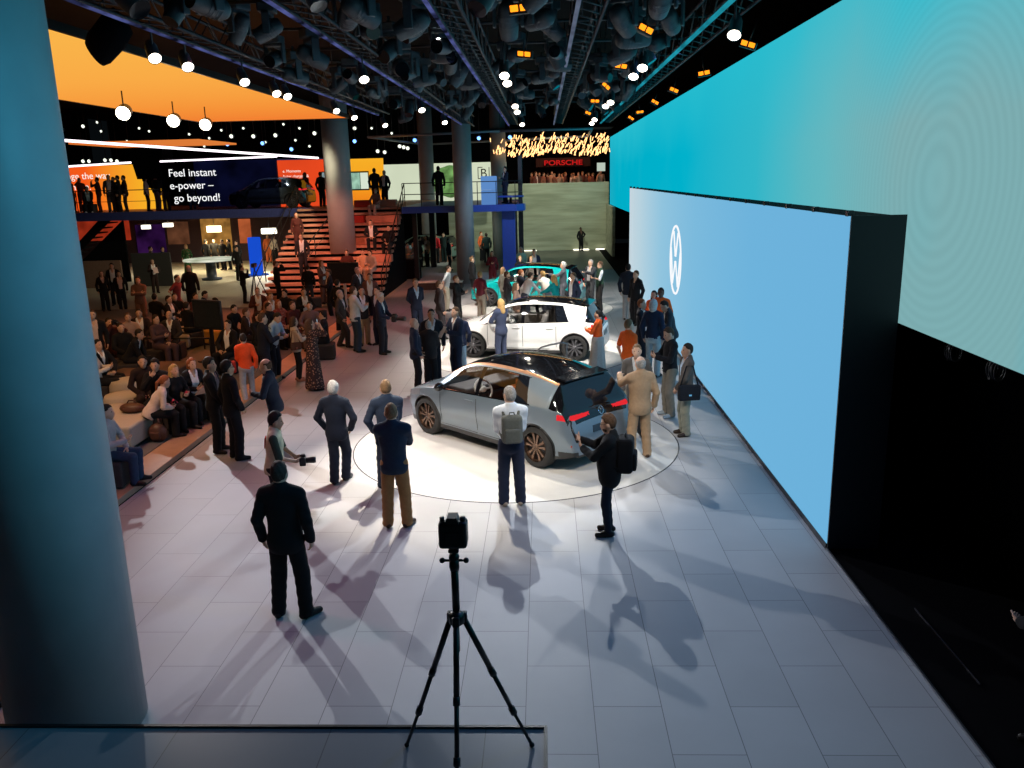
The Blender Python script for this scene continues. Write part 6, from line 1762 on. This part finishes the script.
# on the steps
def on_steps(label, head, zf, face=180, sitting=True, **kw):
    y_ = 33.2 + zf / DZ * 6.8; k = math.ceil(max(0, (y_ - 33.2) / .425)); z_ = k * DZ / ns + .01
    hh = kw.pop('h', 1.74)
    p = onY(head[0], head[1], y_)
    top_z = z_ + ((.44 + .955 * hh / 1.78) if sitting else hh)
    # settle on the tread where the head comes out right
    for k in range(0, ns + 1):
        z_ = k * DZ / ns + .005; y_ = 33.2 + (k - .5) * .425 + (.25 if not sitting else .05)
        t_ = onY(head[0], head[1], y_)
        if t_.z - z_ < ((.42 + .955 * hh / 1.78 - .02) if sitting else hh): break
    return put(label, at=(t_.x, y_ + (.1 if sitting else 0), z_), h=hh, face=face, sit=.42 if sitting else None, **kw)
on_steps('person in dark red on the upper steps by the left handrail', (296, 214), 2.4, 160, False, top='sweater', tc=DR, hc='brown', fem=True, hair='long')
on_steps('person in dark jacket standing halfway up the steps', (301, 236), 1.6, 170, False, top='openjacket', tc=(.03, .025, .03), hc='brown', h=1.8)
on_steps('person seated at the very top of the steps with pale trousers', (375, 190), 3.3, 200, top='sweater', tc=(.25, .12, .10), bc=(.45, .30, .25), hc='red', L='lap', R='lap', fem=True)
on_steps('person in dark suit and white shirt seated halfway up the steps', (370, 222), 2.2, 170, top='openjacket', tc=DB, shirt=WHT, hc='dark', L='lap', R='lap')
on_steps('person in black seated by the right handrail halfway up', (388, 226), 2.2, 190, top='sweater', tc=BLK, hc='dark', L='lap', R='lap')
on_steps('person in orange lit shirt seated low on the steps', (362, 250), 1.0, 170, top='shirt', tc=(.62, .35, .22), hc='brown', L='lap', R='lap')
on_steps('person in pale shirt leaning forward low on the steps', (371, 252), 1.0, 200, top='shirt', tc=(.42, .34, .30), hc='dark', L='lap', R='hold', lean=14)
on_steps('person behind the grey green screen on the steps', (346, 251), 1.0, 170, top='sweater', tc=DR, hc='dark', L='lap', R='lap')
# upper left deck
def deck(label, head, Y, face, h=1.74, **kw):
    p = onY(head[0], head[1], Y); return put(label, at=(p.x, Y, DZ + .003), h=h, face=face, **kw)
deck('dark person at the left end of the upper deck by the column', (70, 185), 41.5, 90, top='sweater', tc=DR, hc='dark')
deck('person in brownish top behind the seated one on the deck', (80, 187), 42.5, 140, top='sweater', tc=(.20, .06, .03), hc='brown', R='eye')
p = onY(87, 194, 40.8); put('person in dark suit seated at the edge of the upper deck', at=(p.x, 40.9, DZ + .003), h=1.72, sit=.42, face=160, top='openjacket', tc=DB, shirt=(.5, .6, .6), hc='dark', L='knee', R='knee', lean=18, shoes=(.6, .6, .65))
o = link('cube_seat', seat0, None, (p.x, 40.9, DZ + .003)); tag(o, 'cube seat at the edge of the upper left deck', 'seat')
deck('slim person in dark red with arm up on the upper deck', (97, 182), 41.2, 250, top='sweater', tc=DR, hc='dark', fem=True, L='high')
deck('tall person in grey suit and white shirt on the upper deck', (108, 177), 41.2, 160, h=1.84, top='openjacket', tc=(.05, .045, .05), shirt=(.5, .45, .5), hc='dark')
deck('person just right of the grey suit on the upper deck', (113, 181), 41.6, 200, top='sweater', tc=DB, hc='brown')
deck('person in black facing the deck group from the right', (117, 178), 41.1, 250, h=1.8, top='openjacket', tc=DB, hc='dark')
deck('broad person in dark jacket at the right of the deck group', (123, 178), 41.3, 240, h=1.8, top='coat', tc=DM, hc='dark', fat=1.15)
deck('person in white top alone on the upper deck', (145, 181), 41.3, 60, top='blouse', tc=(.55, .45, .42), bc=TROUSERS_BLK, hc='brown', fem=True, hair='bob')
deck('person in black left of the dark glass display', (155, 179), 41.4, 30, h=1.8, top='sweater', tc=BLK, bc=(.10, .08, .10), hc='dark')
deck('person with pale trousers beside the dark glass display', (164, 180), 41.6, 330, h=1.8, top='sweater', tc=DB, bc=(.20, .10, .08), hc='dark')
deck('faint person standing behind the dark glass display', (190, 181), 43.2, 160, top='shirt', tc=(.15, .25, .32), hc='dark')
deck('person with long hair in front of the red wall', (305, 176), 42.6, 30, fem=True, top='sweater', tc=DR, bc=(.35, .2, .18), hair='long', hc='brown')
deck('person in black in front of the standing monitor', (321, 184), 42.2, 20, top='sweater', tc=BLK, hc='dark')
deck('taller dark person at the top of the steps by the amber wall', (374, 169), 41.0, 10, h=1.84, top='coat', tc=BLK, hc='dark')
deck('shorter dark person at the top of the steps by the pale wall', (384, 174), 41.0, 200, h=1.72, top='openjacket', tc=BLK, hc='dark')
deck('person in black suit seen from behind on the middle deck', (438, 166), 39.8, 0, h=1.84, top='suit', tc=BLK, shirt=None, hc='dark')
deck('person in dark blue by the round table on the middle deck', (505, 171), 40.8, 240, h=1.76, top='suit', tc=(.012, .016, .035), hc='dark', L='hold')
# car on the upper deck behind the glass
build_car('dark grey car on the upper deck behind the dark glass display', -13.6, 42.3, R_(172), pbr('dark_grey_paint', (.05, .06, .062), .25, .5, .02, coat=1), m_whiterim, m_darkf, None, z=DZ + .003, scale=.97)
# below the decks
def low(label, head, Y, face, h=1.74, z=0.0, **kw):
    p = onY(head[0], head[1], Y); return put(label, at=(p.x, Y, z + .003), h=h, face=face, **kw)
for hd_, Y_, fc, lb in (((205, 237), 47.0, 20, 'dark figure at the left end of the lit bar under the deck'), ((213, 238), 47.4, 160, 'second dark figure at the lit bar under the deck'), ((221, 235), 46.6, 200, 'tall dark figure in the middle of the lit bar'),
        ((228, 238), 46.8, 250, 'dark figure at the right end of the lit bar'), ((236, 244), 45.6, 200, 'dark figure right of the bar near the orange panel')):
    low(lb, hd_, Y_, fc, h=1.75, top='sweater', tc=BLK, hc='black')
low('attendant in green dress standing at the round counter', (185, 241), 43.6, 170, fem=True, top='dress', bottom='none', tc=(.02, .16, .05), hair='bob', hc='blond')
low('person in white shirt standing far back right of the blue pillar', (272, 225), 50.0, 20, top='shirt', tc=(.5, .45, .4), bc=TROUSERS_BLK, hc='dark')
low('person in orange top left of the far white shirt', (266, 224), 50.4, 170, top='sweater', tc=(.55, .14, .05), hc='brown')
low('dark figure behind the left handrail of the steps', (285, 228), 47.0, 90, top='sweater', tc=BLK, hc='dark')
low('dark figure beside the blue pillar near the round counter', (237, 256), 41.2, 120, top='sweater', tc=BLK, hc='dark')
low('dark figure in blue light under the deck on the left', (162, 246), 42.0, 120, top='sweater', tc=(.01, .015, .06), hc='dark')
low('dark figure left of the round counter under the deck', (150, 247), 42.6, 60, top='sweater', tc=DB, hc='dark')
build_car('pale teal car standing under the middle deck', -7.2, 50.2, R_(160), pbr('pale_teal_paint', (.16, .30, .26), .3, .2, .02, coat=1), m_whiterim, m_darkf, None)
low('person in black left of the red jacket under the middle deck', (419, 229), 46.0, 60, top='sweater', tc=BLK, hc='dark')
low('person in pale coat under the middle deck beside the car', (426, 228), 46.2, 230, fem=True, top='openjacket', tc=(.30, .28, .20), hair='long', hc='dark', bc=TROUSERS_BLK)
low('person in bright red jacket under the middle deck', (435, 226), 48.0, 20, top='sweater', tc=(.65, .03, .04), bc=TROUSERS_BLK, hc='dark')
low('dark figure just left of the middle column under the deck', (448, 233), 44.0, 90, top='sweater', tc=BLK, hc='dark')
low('dark figure behind the red jacket under the deck', (443, 225), 48.6, 200, top='sweater', tc=(.015, .03, .03), hc='dark')
dk = thing('counter_desk', 'black desk under the middle deck with people at it', 'desk', (onY(408, 262, 40.5).x, 40.5, 0))
b = MB(); b.box((0, 0, .98), (1.3, .6, .05), bev=.01); b.build('desktop', m_blackplastic, dk)
b = MB(); b.box((0, 0, .50), (1.2, .5, .94)); b.build('front_panel', m_black, dk)
low('person in grey shirt at the black desk under the deck', (413, 240), 41.6, 250, top='shirt', tc=(.20, .24, .24), hc='grey', L='hold', R='hold')
low('person in orange lit top at the black desk', (407, 243), 41.4, 110, top='shirt', tc=(.45, .26, .14), hc='dark', L='hold', R='hold')
wc = thing('small_counter', 'small wooden counter behind the red jacket', 'counter', (onY(444, 250, 49).x, 49, 0))
b = MB(); b.box((0, 0, .5), (.9, .6, 1.0), bev=.02); b.build('cabinet', m_wood, wc)
b = MB(); b.box((0, 0, 1.03), (1.0, .7, .05), bev=.01); b.build('worktop', m_tan, wc)
bs = thing('white_ledge', 'low white lit ledge at the foot of the middle column', 'ledge', (-4.6, 36.5, 0))
b = MB(); b.box((0, 0, .16), (2.0, .7, .30), bev=.02); b.build('ledge_body', m_darkf, bs); b = MB(); b.box((0, -.03, .33), (2.0, .66, .04), bev=.01); b.build('ledge_top', m_whiteplastic, bs)
# reddish crowd above the far green wall
rc = random.Random(5)
for k in range(19):
    X_ = -.8 + k * .265 + rc.uniform(-.08, .08); Y_ = 57.6 + rc.choice((0, .7, 1.5)) + rc.uniform(-.15, .15)
    put('one of the reddish lit crowd above the far green wall', at=(X_, Y_, 3.253), h=rc.uniform(1.62, 1.86), face=rc.uniform(90, 270), vox=.04, top=rc.choice(('sweater', 'openjacket', 'shirt')),
        tc=rc.choice(((.30, .12, .08), (.16, .06, .05), (.45, .30, .22), (.08, .05, .05))), hc=rc.choice(('dark', 'brown', 'lightbrown')), group='reddish crowd above the far green wall')
